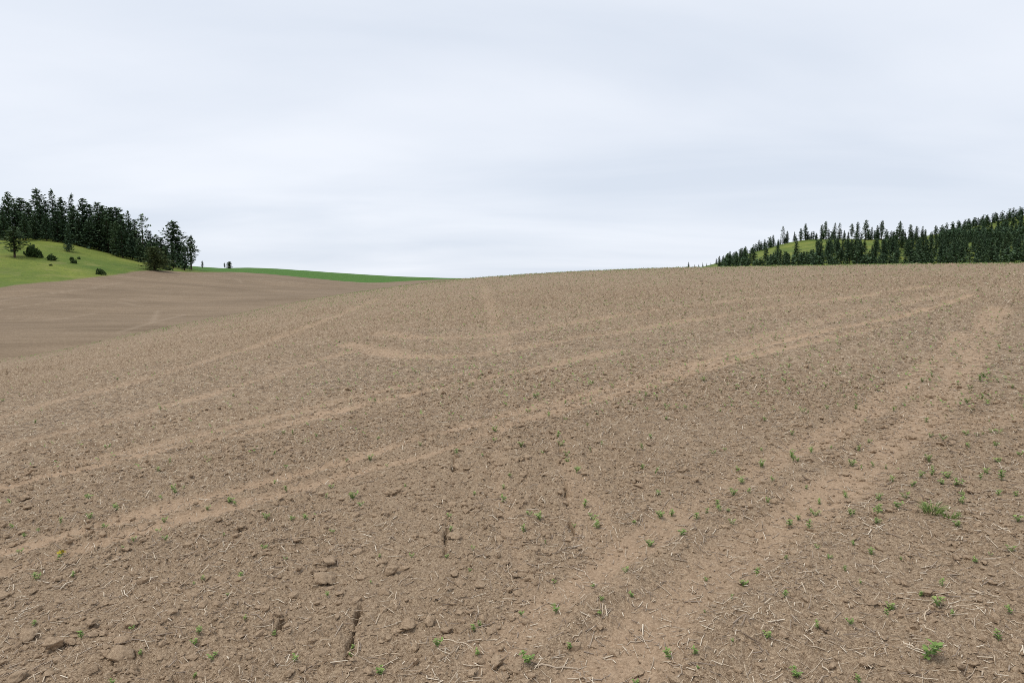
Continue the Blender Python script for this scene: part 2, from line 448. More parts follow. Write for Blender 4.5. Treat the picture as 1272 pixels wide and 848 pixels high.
def tinted(name, stops, attr='tint'):
    m, t, b = mat(name)
    g = NT(t)
    n = g.n('ShaderNodeValToRGB', {0: g.attr(attr)})
    e = n.color_ramp.elements
    e[0].position = stops[0][0]; e[0].color = (*stops[0][1], 1)
    e[1].position = stops[-1][0]; e[1].color = (*stops[-1][1], 1)
    for p, c in stops[1:-1]:
        k = e.new(p); k.color = (*c, 1)
    t.links.new(n.outputs[0], b.inputs['Base Color'])
    return m, t, b
m_straw, t, b = tinted('dry_straw', [(0, (0.20, 0.145, 0.105)), (0.35, (0.34, 0.27, 0.21)), (0.7, (0.56, 0.45, 0.325)), (1, (0.74, 0.64, 0.50))])
b.inputs['Roughness'].default_value = 0.7
m_leaf, t, b = tinted('seedling_leaf', [(0, (0.110, 0.170, 0.045)), (0.5, (0.190, 0.285, 0.075)), (1, (0.32, 0.41, 0.12))])
b.inputs['Roughness'].default_value = 0.6
m_yellow, t, b = tinted('yellow_flower', [(0, (0.42, 0.34, 0.04)), (1, (0.62, 0.52, 0.08))])

def foliage(name, dark, light):
    m, t, b = mat(name)
    g = NT(t)
    oi = g.n('ShaderNodeObjectInfo').outputs['Random']
    f = g.math('ADD', g.math('MULTIPLY', g.attr('tint'), 0.7), g.math('MULTIPLY', oi, 0.35), True)
    t.links.new(g.mix(f, (*dark, 1), (*light, 1)), b.inputs['Base Color'])
    b.inputs['Roughness'].default_value = 0.85
    return m
m_fir = foliage('dark_fir_needles', (0.044, 0.086, 0.052), (0.125, 0.185, 0.092))
m_pine = foliage('pine_needles', (0.048, 0.092, 0.052), (0.140, 0.195, 0.094))
m_olive = foliage('olive_needles', (0.060, 0.088, 0.036), (0.150, 0.185, 0.080))
m_bush = foliage('shrub_leaves', (0.026, 0.050, 0.016), (0.075, 0.115, 0.036))
m_bark, t, b = mat('conifer_bark')
g = NT(t)
P = g.n('ShaderNodeNewGeometry').outputs['Position']
t.links.new(g.mix(g.ramp(g.noise(P, 3.0, 4, 0.7), 0.35, 0.7), (0.035, 0.026, 0.020, 1), (0.11, 0.075, 0.05, 1)), b.inputs['Base Color'])

# ------------------------------------------------------------------ mesh helpers
def mesh_np(name, V, faces, mats, tint=None, mi=None, smooth=True):
    """faces: list of (n,k) int arrays"""
    me = bpy.data.meshes.new(name)
    V = np.asarray(V, np.float32)
    me.vertices.add(len(V)); me.vertices.foreach_set('co', V.ravel())
    loops = np.concatenate([f.ravel() for f in faces]).astype(np.int32)
    tot = np.concatenate([np.full(len(f), f.shape[1]) for f in faces]).astype(np.int32)
    st = np.concatenate([[0], np.cumsum(tot)[:-1]]).astype(np.int32)
    me.loops.add(len(loops)); me.loops.foreach_set('vertex_index', loops)
    me.polygons.add(len(tot)); me.polygons.foreach_set('loop_start', st)
    for m in mats: me.materials.append(m)
    if mi is not None: me.polygons.foreach_set('material_index', np.asarray(mi, np.int32))
    me.update(calc_edges=True)
    me.polygons.foreach_set('use_smooth', np.full(len(tot), smooth))
    if tint is not None:
        a = me.attributes.new('tint', 'FLOAT', 'POINT'); a.data.foreach_set('value', np.asarray(tint, np.float32))
    me.validate()
    return me
def link(name, me, parent=None, loc=None, rotz=None, scale=None):
    o = bpy.data.objects.new(name, me)
    COL.objects.link(o)
    if parent: o.parent = parent
    if loc is not None: o.location = loc
    if rotz is not None: o.rotation_euler = (0, 0, rotz)
    if scale is not None: o.scale = scale
    return o
def tag(o, label=None, cat=None, group=None, kind=None):
    if label: o['label'] = label
    if cat: o['category'] = cat
    if group: o['group'] = group
    if kind: o['kind'] = kind
    return o

# ------------------------------------------------------------------ the ground, one sheet to the horizon
def build_ground():
    fine = np.radians(np.concatenate([np.arange(-54, -39.9, 0.25), np.arange(-39.8, 39.801, 0.124), np.arange(40.0, 54.01, 0.25)]))
    rest = np.radians(np.concatenate([np.linspace(54, 306, 60)[1:-1]]))
    az = np.concatenate([fine, rest]); NA = len(az)
    r_near = np.exp(np.arange(math.log(1.75), math.log(30), 0.0053))
    r_mid = np.exp(np.arange(math.log(30), math.log(90), 0.009))
    r_far = np.exp(np.arange(math.log(90), math.log(1500), 0.0125))
    rr = np.concatenate([[0.35, 0.8, 1.3], r_near, r_mid, r_far, [1700, 2000, 2400, 2800, 3300, 4200, 5500]])
    NR = len(rr)
    Rg, Ag = np.meshgrid(rr, az, indexing='ij')
    # small jitter so that rows never line up
    jit = (h2(np.arange(NR)[:, None] + 0 * Ag, np.arange(NA)[None, :] + 0 * Ag, 5) - 0.5)
    inner = (np.abs(Ag) < R(39.5)) & (Rg > 1.9) & (Rg < 60)
    Rg = Rg * (1 + 0.0016 * jit * inner)
    x = (Rg * np.sin(Ag)).ravel(); y = (Rg * np.cos(Ag)).ravel(); r = Rg.ravel()
    z = base_z(x, y)
    tr = np.zeros_like(x)
    m = r < 95
    d, tk = detail_z(x[m], y[m])
    tr[m] = tk
    fade = 1 - sstep(60, 95, r[m])
    z[m] += d * fade
    # far away the clods are smaller than the sheet's spacing: keep their roughness
    rough = sstep(9, 22, r[m]) * (1 - sstep(75, 95, r[m]))
    gi = np.arange(len(x))[m]
    wn_ = h2(gi, gi * 0 + 7, 11)
    z[m] += rough * (0.100 * wn_ ** 2.5 + .045 * fbm(x[m] * 4.3, y[m] * 4.3, 47, 2)) * (1 - 0.65 * tk) * (0.8 + 0.6 * fbm(x[m] * 0.7, y[m] * 0.7, 44, 2))
    m2 = (r > 90)
    # gentle unevenness of the far slopes
    z[m2] += 0.10 * fbm(x[m2] * 0.12, y[m2] * 0.12, 33, 3) * sstep(90, 160, r[m2])
    # attributes
    bpx = np.array([p[0] for p in BOUND], float); bpy_ = np.array([p[1] for p in BOUND], float); br = np.array([p[2] for p in BOUND], float)
    baz = px_az(bpx, bpy_)
    A = Ag.ravel(); A = np.where(A > math.pi, A - 2 * math.pi, A)
    rb = np.interp(A, baz, br)
    green = np.clip((r - rb) + 0.0, -30, 30) / 4.0
    green = np.where(np.abs(A) > R(80), -8, green)
    zf = far_z(x[m2], y[m2]); zn = near_z(x[m2], y[m2])
    cropm = sstep(float(px_az(205)), float(px_az(255)), A) * (1 - sstep(float(px_az(640)), float(px_az(700)), A)) * sstep(240, 290, r)
    valley = np.maximum(sstep(62, 95, r), .55 * sstep(26, 50, r) * (1 - sstep(R(-26), R(-10), A))) * (1 - sstep(R(5), R(15), A))
    rng = sstep(10, 18, r)
    coarse = sstep(3.0, 9, r)
    # faint pale tracks on the far tilled slope
    FT = [[(-20, 377), (30, 369), (82, 361), (130, 357)], [(10, 396), (70, 397), (120, 389)], [(136, 375), (142, 371), (150, 373), (160, 379), (178, 382), (196, 380)],
          [(150, 371), (160, 370), (170, 375)], [(200, 345), (240, 343), (268, 342)], [(284, 346), (296, 343), (306, 347), (300, 351)], [(320, 347), (347, 351), (362, 350)],
          [(0, 384), (60, 376), (100, 371)], [(60, 366), (110, 358), (150, 351)], [(150, 412), (200, 398), (230, 391)], [(190, 400), (188, 392), (196, 386)]]
    pxx, pyy = project(x[m2], y[m2], z[m2])
    trf = np.zeros(m2.sum())
    mm = (r[m2] < 320) & (A[m2] < 0)
    gxw = x[m2][mm]; gyw = y[m2][mm]
    best = np.zeros(mm.sum())
    for pl in FT:
        W_ = []
        for a, b_ in spline_px(pl, 6):
            ra = ray(a, b_); hh = math.hypot(ra[0], ra[1])
            rs = np.linspace(95, 330, 400)
            gz = far_z(ra[0] / hh * rs, ra[1] / hh * rs)
            ii = np.nonzero(gz >= EYE + ra[2] / hh * rs)[0]
            if len(ii):
                q = rs[ii[0]]; W_.append((ra[0] / hh * q, ra[1] / hh * q))
        if len(W_) > 1:
            d_, _ = dist_poly(gxw, gyw, np.array(W_))
            best = np.maximum(best, np.exp(-(d_ / 0.45) ** 2))
    trf[mm] = best
    tr[m2] = np.maximum(tr[m2], trf * 0.8)
    # faces
    V = np.stack([x, y, z], 1)
    i = np.arange(NR - 1)[:, None]; j = np.arange(NA)[None, :]
    a = i * NA + j; b_ = i * NA + (j + 1) % NA
    quads = np.stack([a, a + NA, b_ + NA, b_], -1).reshape(-1, 4)
    V = np.concatenate([V, [[0, 0, 0]]])
    jj = np.arange(NA)
    fan = np.stack([np.full(NA, len(V) - 1), jj, (jj + 1) % NA], 1)
    me = mesh_np('ground', V, [quads, fan], [m_ground])
    for nm, v in (('track', tr), ('green', green), ('crop', cropm), ('range', rng), ('valley', valley), ('coarse', coarse)):
        at = me.attributes.new(nm, 'FLOAT', 'POINT')
        at.data.foreach_set('value', np.concatenate([v, [v[0]]]).astype(np.float32))
    o = link('ground', me)
    tag(o, 'brown tilled field rising to a low crest, with green slopes beyond', kind='structure')
    return o
build_ground()

# ------------------------------------------------------------------ conifers
def conifer_mesh(kind, seed, hgt, detail=1.0):
    """returns (trunk verts/faces, crown verts/faces/tint); kind: fir, pine, bushy"""
    rn = random.Random(seed)
    TV, TF = [], []
    def tube(p0, p1, r0, r1, n=6):
        d = (p1 - p0).normalized()
        u = d.orthogonal().normalized(); v = d.cross(u)
        s = len(TV)
        for p, q in ((p0, r0), (p1, r1)):
            for k in range(n):
                a = 2 * math.pi * k / n
                TV.append(p + (u * math.cos(a) + v * math.sin(a)) * q)
        for k in range(n):
            TF.append((s + k, s + (k + 1) % n, s + n + (k + 1) % n, s + n + k))
    # trunk with a slight lean
    lean = Vector((rn.uniform(-.02, .02), rn.uniform(-.02, .02), 0)) * hgt
    def axis(t):
        return Vector((0, 0, t * hgt)) + lean * t * t
    r0 = hgt * 0.014 + 0.06
    ns = 7
    for k in range(ns):
        a, c = k / ns, (k + 1) / ns
        tube(axis(a) - (Vector((0, 0, 0.5)) if k == 0 else Vector()), axis(c), r0 * (1 - a * 0.93), r0 * (1 - c * 0.93))
    CV, CF, CT = [], [], []
    def clump(p, size, n, out_dir):
        for _ in range(n):
            o = Vector((rn.gauss(0, .38), rn.gauss(0, .38), rn.gauss(0, .28))) * size
            d = (out_dir + Vector((rn.uniform(-.8, .8), rn.uniform(-.8, .8), rn.uniform(-.5, .5)))).normalized()
            sd = d.cross(Vector((rn.uniform(-.8, .8), rn.uniform(-.8, .8), 1))).normalized()
            L = size * rn.uniform(.75, 1.45); w = size * rn.uniform(.26, .50)
            q = p + o
            s = len(CV)
            up = Vector((0, 0, 1)) * size * rn.uniform(-.15, .25)
            CV.extend([q - d * L * .45, q + sd * w + up, q + d * L * .6, q - sd * w * rn.uniform(.6, 1) + up])
            CF.append((s, s + 1, s + 2, s + 3))
            tt = min(1, max(0, rn.gauss(.45, .25)))
            CT.extend([tt] * 4)
    if kind == 'fir':
        base, wid, nb = rn.uniform(.03, .08), hgt * rn.uniform(.17, .21), int(110 * detail)
    elif kind == 'pine':
        base, wid, nb = rn.uniform(.10, .22), hgt * rn.uniform(.16, .20), int(80 * detail)
    elif kind == 'sparse':
        base, wid, nb = rn.uniform(.12, .2), hgt * rn.uniform(.14, .17), int(48 * detail)
    else:
        base, wid, nb = .02, hgt * rn.uniform(.36, .42), int(95 * detail)
    ph = rn.uniform(0, 6.28)
    for k in range(nb):
        t = base + (1 - base) * ((k + rn.random()) / nb) ** 0.92
        q = (t - base) / (1 - base)
        if kind == 'fir':
            prof = (1 - q) ** 0.85 * (0.55 + 0.45 * min(1, q * 8 + .35)) + 0.035
        elif kind == 'bushy':
            prof = math.sqrt(max(0, 1 - q ** 2.0)) * (0.75 + .25 * min(1, q * 4)) + 0.04
        else:
            prof = (1 - q ** 2.3) ** 0.75 * (0.35 + .65 * min(1, q * 2.6)) + 0.05
        phi = ph + k * 2.39996 + rn.uniform(-.5, .5)
        asym = 1 + .22 * math.sin(phi * 1 + seed) + .16 * math.sin(phi * 2 + t * 9)
        L = wid * prof * asym * rn.uniform(.62, 1.2)
        droop = {'fir': -.18, 'pine': .10, 'sparse': .05, 'bushy': .12}[kind] + .30 * q + rn.uniform(-.12, .12)
        d = Vector((math.cos(phi), math.sin(phi), droop)).normalized()
        p0 = axis(t)
        if detail > .5: tube(p0, p0 + d * L * .85, max(.02, r0 * .22 * (1 - q)), .012, 3)
        size = max(.42, min(1.0, hgt * .042)) * (1.15 if kind in ('pine', 'sparse') else 1.0)
        nc = max(1, int(L / (size * .62)))
        for c in range(nc):
            f = (c + .75) / nc
            if kind == 'sparse' and f < .35: continue
            pos = p0 + d * L * f + Vector((0, 0, -.06 * L * f * f))
            clump(pos, size * (1.15 - .35 * f) * rn.uniform(.8, 1.2) / math.sqrt(detail), 4 if kind != 'bushy' else 5, d)
    # leader tip
    for k in range(4):
        clump(axis(.94 + .017 * k), max(.3, hgt * .026), 3, Vector((0, 0, 1)))
    return (np.array([tuple(v) for v in TV]), np.array(TF)), (np.array([tuple(v) for v in CV]), np.array(CF), np.array(CT))

KINDS = {}
def proto(kind, seed, hgt, detail=1.0):
    (tv, tf), (cv, cf, ct) = conifer_mesh(kind, seed, hgt, detail)
    m = m_olive if kind == 'bushy' else m_pine if kind in ('pine', 'sparse') else m_fir
    tm = mesh_np(kind + '_trunk', tv, [tf], [m_bark])
    cm = mesh_np(kind + '_crown', cv, [cf], [m], tint=ct, smooth=False)
    # one-mesh version for trees too far off to show their parts
    V = np.concatenate([tv, cv]); Fq = np.concatenate([tf, cf + len(tv)])
    sm = mesh_np(kind + '_whole', V, [Fq], [m_bark, m], tint=np.concatenate([np.zeros(len(tv)), ct]),
                 mi=np.concatenate([np.zeros(len(tf), int), np.ones(len(cf), int)]), smooth=False)
    KINDS.setdefault(kind, []).append((hgt, tm, cm, sm, (V, Fq, np.concatenate([np.zeros(len(tv)), ct]), len(tf))))
for s in range(5): proto('fir', 100 + s, 19.0)
for s in range(5): proto('pine', 200 + s, 20.0)
for s in range(2): proto('sparse', 300 + s, 20.0)
for s in range(2): proto('bushy', 400 + s, 8.0)
rt = random.Random(77)
_ONES = 'first second third fourth fifth sixth seventh eighth ninth tenth eleventh twelfth thirteenth fourteenth fifteenth sixteenth seventeenth eighteenth nineteenth'.split()
def nth(k):
    """1 -> first, 21 -> twenty-first"""
    if k < 20: return _ONES[k - 1]
    t_ = {2: 'twent', 3: 'thirt', 4: 'fort'}[k // 10]
    return t_ + 'ieth' if k % 10 == 0 else t_ + 'y-' + _ONES[k % 10 - 1]
def tree(x, y, hgt, kind, label, group=None, parts=True, wide=1.0, name='conifer_tree'):
    h0, tm, cm, sm, _ = rt.choice(KINDS[kind])
    z = float(base_z(np.array([x]), np.array([y]))[0])
    s = hgt / h0
    w = s * wide * rt.uniform(.9, 1.1)
    if parts:
        o = link(name, None, loc=(x, y, z - .05), rotz=rt.uniform(0, 6.28), scale=(w, w, s))
        link('trunk', tm, o); link('crown', cm, o)
    else:
        o = link(name, sm, loc=(x, y, z - .05), rotz=rt.uniform(0, 6.28), scale=(w, w, s))
    return tag(o, label, 'tree', group)
def tree_px(px, top, r, kind, label, group=None, parts=True, wide=1.0, name='conifer_tree'):
    x, y, zt = px_r(px, top, r)
    z = float(base_z(np.array([float(x)]), np.array([float(y)]))[0])
    return tree(float(x), float(y), float(zt) - z, kind, label, group, parts, wide, name), float(zt) - z

GL = 'conifers of the wood on the left hillside'
# standing apart on the left slope (pixel x, top, range, kind, width, label)
for px, top, r, kind, wd, lab in [
    (16, 281, 238, 'pine', 1.75, 'lone open-branched young pine on the pasture, nearest the left edge'),
    (84, 278, 256, 'fir', 1.0, 'slender dull green pine standing out in front of the left wood'),
    (191, 307, 241.5, 'bushy', 1.15, 'low rounded bushy conifer at the upper corner of the ploughed field'),
    (228, 302, 262, 'fir', 1.25, 'stout dark fir nearest the field at the right end of the left wood'),
    (236, 293, 272, 'pine', 1.15, 'rightmost tall dark conifer of the left wood, leaning over the crop'),
    (212, 275, 282, 'pine', 1.35, 'tall broad pine rising above its neighbours near the wood\'s right end'),
    (176, 266, 284, 'sparse', 1.0, 'thin-crowned pine with bare gaps just left of the gap in the wood'),
    (159, 262, 288, 'fir', 0.7, 'narrow pillar-shaped fir on the sloping skyline of the left wood'),
    (45, 235, 300, 'pine', 1.0, 'tallest pine on the left skyline, with a pale airy top'),
    (65, 236, 292, 'fir', 0.8, 'narrow dark fir beside the tallest pine on the left skyline'),
    (87, 241, 292, 'fir', 0.8, 'pointed dark fir above the slender front pine of the left wood'),
    (122, 252, 278, 'fir', 1.2, 'broad spreading fir with low skirts at the wood\'s front edge'),
    (9, 239, 300, 'pine', 0.95, 'round-topped pine at the far left end of the skyline'),
]:
    tree_px(px, top, r, kind, lab, 'single trees of the left wood', wide=wd * 1.3)
for px, top, r, kind in [(23, 246, 305, 'pine'), (-6, 243, 300, 'fir'), (34, 252, 295, 'fir'), (55, 249, 300, 'fir'), (75, 246, 304, 'pine'), (102, 247, 298, 'pine'),
                         (111, 254, 300, 'fir'), (128, 256, 304, 'pine'), (136, 258, 295, 'fir'), (144, 258, 298, 'pine'), (150, 267, 292, 'fir'),
                         (167, 273, 290, 'fir'), (186, 287, 285, 'fir'), (194, 292, 290, 'pine'), (200, 296, 284, 'fir'), (221, 296, 280, 'fir'),
                         (151, 281, 266, 'fir'), (173, 295, 266, 'fir'), (205, 305, 272, 'fir'), (163, 288, 272, 'fir'), (142, 276, 268, 'pine'), (183, 303, 268, 'pine'),
                         (3, 262, 275, 'fir'), (30, 266, 272, 'fir'), (42, 262, 276, 'fir'), (56, 264, 274, 'fir'), (70, 262, 276, 'fir'), (98, 264, 276, 'fir'),
                         (110, 270, 274, 'fir'), (133, 272, 274, 'fir'), (214, 302, 268, 'fir'), (154, 274, 282, 'fir'), (130, 262, 284, 'fir'), (90, 256, 284, 'fir'),
                         (17, 254, 284, 'fir'), (50, 254, 284, 'fir'), (77, 258, 286, 'fir'), (-16, 252, 280, 'fir'), (-28, 244, 290, 'fir'), (-40, 240, 290, 'fir'), (-52, 246, 280, 'fir')]:
    tree_px(px, top, r, kind, 'dark green conifer packed among others in the left hillside wood', GL, wide=rt.uniform(1.4, 1.85))
for px, top, r, kind, lab in [(251, 324, 335, 'pine', 'small pine alone on the skyline right of the left wood'),
                              (279, 326.5, 372, 'pine', 'smaller left tree of the tiny pair on the crop skyline'),
                              (285, 325, 374, 'bushy', 'darker right tree of the tiny pair on the crop skyline')]:
    tree_px(px, top, r, kind, lab, parts=True, wide=1.3)

# shrubs on the pasture
def shrub_mesh(seed):
    rn = random.Random(seed)
    CV, CF, CT = [], [], []
    for k in range(620):
        v = Vector((rn.gauss(0, 1), rn.gauss(0, 1), rn.gauss(0, 1))).normalized() * rn.uniform(.04, 1.0) ** .5
        if v.z < -.15: v.z = -v.z
        lob = 1 + .22 * math.sin(v.x * 5 + seed) + .18 * math.sin(v.y * 6 + seed * 2)
        p = Vector((v.x * lob, v.y * lob, .12 + v.z * .85 * lob))
        d = (v + Vector((rn.uniform(-1, 1), rn.uniform(-1, 1), rn.uniform(-.3, 1)))).normalized()
        sd = d.cross(Vector((rn.uniform(-1, 1), rn.uniform(-1, 1), .5))).normalized()
        L = rn.uniform(.14, .30); s = len(CV)
        CV.extend([p - d * L * .5, p + sd * L * .5, p + d * L * .6, p - sd * L * .5]); CF.append((s, s + 1, s + 2, s + 3))
        CT.extend([min(1, max(0, rn.gauss(.4, .25)))] * 4)
    SV, SF = [], []
    for k in range(7):
        a = rn.uniform(0, 6.28); q = Vector((math.cos(a) * .6, math.sin(a) * .6, rn.uniform(.4, .8))); s = len(SV)
        for p, w in ((Vector((0, 0, -.1)), .05), (q, .02)):
            for c in range(3): SV.append(p + Vector((math.cos(c * 2.09), math.sin(c * 2.09), 0)) * w)
        for c in range(3): SF.append((s + c, s + (c + 1) % 3, s + 3 + (c + 1) % 3, s + 3 + c))
    A = lambda L: np.array([tuple(v) for v in L])
    return (mesh_np('shrub_leaves', A(CV), [np.array(CF)], [m_bush], tint=np.array(CT), smooth=False),
            mesh_np('shrub_stems', A(SV), [np.array(SF)], [m_bark]))
SHR = [shrub_mesh(s) for s in range(3)]
for px, py, wpx, hpx, lab in [
    (41, 319, 19, 14, 'large dark shrub beside the lone young pine on the pasture'),
    (50, 320, 7, 6, 'small shrub touching the right side of the large dark shrub'),
    (64, 323, 12, 7, 'low flat-topped shrub right of the large dark one'),
    (89, 323, 5, 4, 'upper of two little shrubs mid pasture'),
    (92, 327, 7, 5, 'lower of two little shrubs mid pasture'),
    (98, 322, 4, 3, 'tiniest shrub dot on the pasture'),
    (125, 341, 11, 8, 'round bright shrub close to the ploughed field edge'),
    (63, 330, 4, 2, 'faint low tuft on the lower pasture'),
    (208, 335.5, 12, 5, 'spreading low shrub between the bushy conifer and the stout fir'),
]:
    a, b_, c_ = ray(px, py); hh = math.hypot(a, b_)
    rs = np.linspace(180, 300, 600)
    gz = base_z(a / hh * rs, b_ / hh * rs)
    ii = np.nonzero(gz >= EYE + c_ / hh * rs)[0]
    r = rs[ii[0]] if len(ii) else 250.0
    x, y = a / hh * r, b_ / hh * r
    k = SHR[len(lab) % 3]
    o = link('shrub', None, loc=(x, y, float(base_z(np.array([x]), np.array([y]))[0])), rotz=rt.uniform(0, 6), scale=(wpx / F * r / 2.3, wpx / F * r / 2.3, hpx / F * r / 1.35))
    link('foliage', k[0], o); link('stem', k[1], o)
    tag(o, lab, 'shrub', 'shrubs on the left pasture')

# the wooded ridge on the right
GR = 'tall pines spaced along the right ridge'
ridge = [(899, 317, 'fir'), (906, 316, 'fir'), (913, 312, 'fir'), (920, 311, 'fir'), (925, 308, 'fir'), (890, 321, 'fir'), (934, 308, 'fir'),
         (943, 298, 'fir'), (950, 297, 'fir'), (957, 294, 'fir'), (961, 292, 'fir'), (967, 297, 'fir'), (973, 281, 'sparse'), (978, 287, 'fir'), (987, 288, 'fir'),
         (995, 284, 'pine'), (1001, 278, 'pine'), (1008, 288, 'fir'), (1014, 290, 'fir'), (1021, 279, 'pine'), (1026.5, 275, 'pine'), (1037, 277, 'fir'), (1043.5, 277, 'sparse'),
         (1049, 286, 'fir'), (1054, 288, 'fir'), (1059, 278, 'pine'), (1065.5, 276, 'pine'), (1076, 273.5, 'pine'), (1083, 282, 'fir'), (1090, 280, 'fir'), (1096, 274, 'pine'),
         (1103, 289, 'fir'), (1110, 287, 'fir'), (1118.5, 275, 'pine'), (1125, 288, 'fir'), (1131, 279, 'pine'), (1139, 281, 'pine'), (1146, 281, 'fir'), (1150, 285, 'pine'),
         (1156, 290, 'fir'), (1163, 280, 'pine'), (1170, 288, 'fir'), (1176, 287, 'fir'), (1185, 282, 'fir'), (1192, 286, 'fir'), (1200, 287, 'fir')]
special = {973: 'bare-limbed pine with a flat sparse top on the right ridge',
           1001: 'tall pine at the head of the grassy clearing on the right ridge',
           1076: 'thin spire-like pine, tallest at the middle of the right ridge',
           1096: 'stout full-crowned pine right of the thin spire on the right ridge',
           1118.5: 'broad lone-standing pine in the skyline gap right of the stout pine',
           1163: 'last tall pine on the ridge before the far wooded hill begins',
           890: 'single dark fir at the low left end of the right ridge'}
ridge.sort()
for ri, (px, top, kind) in enumerate(ridge):
    tree_px(px, top, 692 + rt.uniform(-12, 8), kind, special.get(px, nth(ri + 1) + ' tree from the left along the right ridge skyline, ' + {'fir': 'a dense dark fir', 'pine': 'a tall pine', 'sparse': 'a thin-crowned pine'}[kind]),
            GR, parts=False, wide=(1.45 if px < 1056 else 1.2) if kind == 'fir' else 1.05)
for ti, (px, top) in enumerate([(855.5, 325.5), (863, 328.5), (868, 328), (873, 326), (878, 326.5), (883, 326)]):
    tree_px(px, top, 705, 'fir', nth(ti + 1) + ' from the left of the tiny treetops peeping over the field crest', 'treetops over the crest', parts=False, wide=1.1)
CLEAR = [(922, 319), (945, 309), (965, 303), (985, 299), (1003, 295), (1013, 299), (1018, 304), (1010, 311), (1000, 314), (985, 317), (970, 312), (955, 318), (935, 325)]
CLEAR2 = [(1042, 293), (1098, 293), (1098, 297), (1042, 298)]
def inside(px, py, poly):
    c = False
    for (ax, ay), (bx, by) in zip(poly, poly[1:] + poly[:1]):
        if (ay > py) != (by > py) and px < (bx - ax) * (py - ay) / (by - ay) + ax: c = not c
    return c
CAPX, CAPY = (880, 893, 915, 945, 985, 1010, 1050, 1180, 1230, 1300), (327, 322, 312, 301, 299, 297, 295.5, 294, 291, 288)
def capped(x, y, z, hgt, slack):
    """tree height kept under the wood's canopy line so the ridge pines stand clear of it"""
    px, _ = project(x, y, z)
    lim = float(np.interp(px, CAPX, CAPY)) + slack
    while hgt > 3 and project(x, y, z + hgt)[1] < lim: hgt -= .5
    return hgt
placed = []
tries = 0
while len(placed) < 185 and tries < 9000:
    tries += 1
    a = rt.uniform(float(px_az(893)), float(px_az(1300))); r = math.sqrt(rt.uniform(480 ** 2, 688 ** 2))
    x, y = r * math.sin(a), r * math.cos(a)
    if any((x - q[0]) ** 2 + (y - q[1]) ** 2 < 7.5 ** 2 for q in placed): continue
    z = float(base_z(np.array([x]), np.array([y]))[0])
    px, py = project(x, y, z)
    hgt = capped(x, y, z, rt.uniform(10, 16), rt.uniform(-4, 3))
    if hgt < 4.5: continue
    _, pt = project(x, y, z + hgt)
    while hgt > 3 and (inside(px, pt + 2, CLEAR) or inside(px, pt + 1, CLEAR2)):
        hgt -= .5; _, pt = project(x, y, z + hgt)
    if inside(px, py, CLEAR) or inside(px, py, CLEAR2) or hgt < 4.5: continue
    placed.append((x, y, hgt, px))
for x, y, hgt, px in placed:
    tree(x, y, hgt, rt.choice(['fir', 'fir', 'fir', 'pine']), 'dark conifer in the dense wood below the right ridge crest', 'conifers on the slope of the right ridge', parts=False, wide=1.4)

# far wooded hill on the right, and the wood's inner mass: each one mass
LOW = []
for s_ in range(4):
    (tv, tf), (cv, cf, ct) = conifer_mesh('fir', 900 + s_, 19.0, .15)
    LOW.append((np.concatenate([tv, cv]), np.concatenate([tf, cf + len(tv)]), np.concatenate([0 * tv[:, 0], ct]), len(tf)))
def wood(name, pts, label, wide):
    Vs, Fs, Ts, Ms = [], [], [], []
    n = 0
    for x, y, z, hgt in pts:
        V, Fq, T, nt_ = rt.choice(LOW)
        s = hgt / 19.0; a = rt.uniform(0, 6.28)
        M = np.array([[math.cos(a), -math.sin(a), 0], [math.sin(a), math.cos(a), 0], [0, 0, 1]])
        Vs.append((V * [s * wide, s * wide, s]) @ M.T + [x, y, z]); Fs.append(Fq + n); Ts.append(T * .75 + rt.uniform(0, .4))
        mm = np.ones(len(Fq), int); mm[:nt_] = 0; Ms.append(mm); n += len(V)
    me = mesh_np(name, np.concatenate(Vs), [np.concatenate(Fs)], [m_bark, m_fir], tint=np.concatenate(Ts), mi=np.concatenate(Ms), smooth=False)
    tag(link(name, me), label, 'wood', kind='stuff')
def bz(x, y):
    return float(base_z(np.array([float(x)]), np.array([float(y)]))[0])
pts = []
for px, top in [(1207, 278), (1217, 278), (1224, 276.5), (1229, 275), (1234, 270.5), (1239, 270), (1243, 265.5), (1251, 264), (1255, 266), (1263, 260), (1270, 262), (1281, 257), (1292, 252), (1300, 252)]:
    x, y, zt = px_r(px, top, 1230); z = bz(x, y)
    pts.append((float(x), float(y), z, max(9, min(24, float(zt) - z))))
for _ in range(330):
    a = rt.uniform(float(px_az(1165)), float(px_az(1330))); r = rt.uniform(860, 1300)
    x, y = r * math.sin(a), r * math.cos(a)
    pts.append((x, y, bz(x, y), rt.uniform(10, 15)))
wood('far_wood', pts, 'distant dark conifer wood covering the far hill at right', 1.5)
pts = []
while len(pts) < 290:
    a = rt.uniform(float(px_az(893)), float(px_az(1310))); r = math.sqrt(rt.uniform(440 ** 2, 690 ** 2)) if rt.random() < .7 else rt.uniform(440, 520)
    x, y = r * math.sin(a), r * math.cos(a); z = bz(x, y); hgt = capped(x, y, z, rt.uniform(5, 9), 1)
    px, py = project(x, y, z); _, pt = project(x, y, z + hgt)
    while hgt > 2.5 and any(inside(px, pt + 2, c) for c in (CLEAR, CLEAR2)):
        hgt -= .5; _, pt = project(x, y, z + hgt)
    if inside(px, py, CLEAR) or inside(px, py, CLEAR2) or hgt < 3: continue
    pts.append((x, y, z, hgt))
for _ in range(85):
    px = rt.uniform(932, 1215)
    x, y, _z = px_r(px, 300, rt.uniform(688, 706)); x, y = float(x), float(y)
    pts.append((x, y, bz(x, y), rt.uniform(4.5, 9.5)))
wood('wood_undergrowth', pts, 'young conifers crowding between the trees of the right slope', 1.7)
pts = []
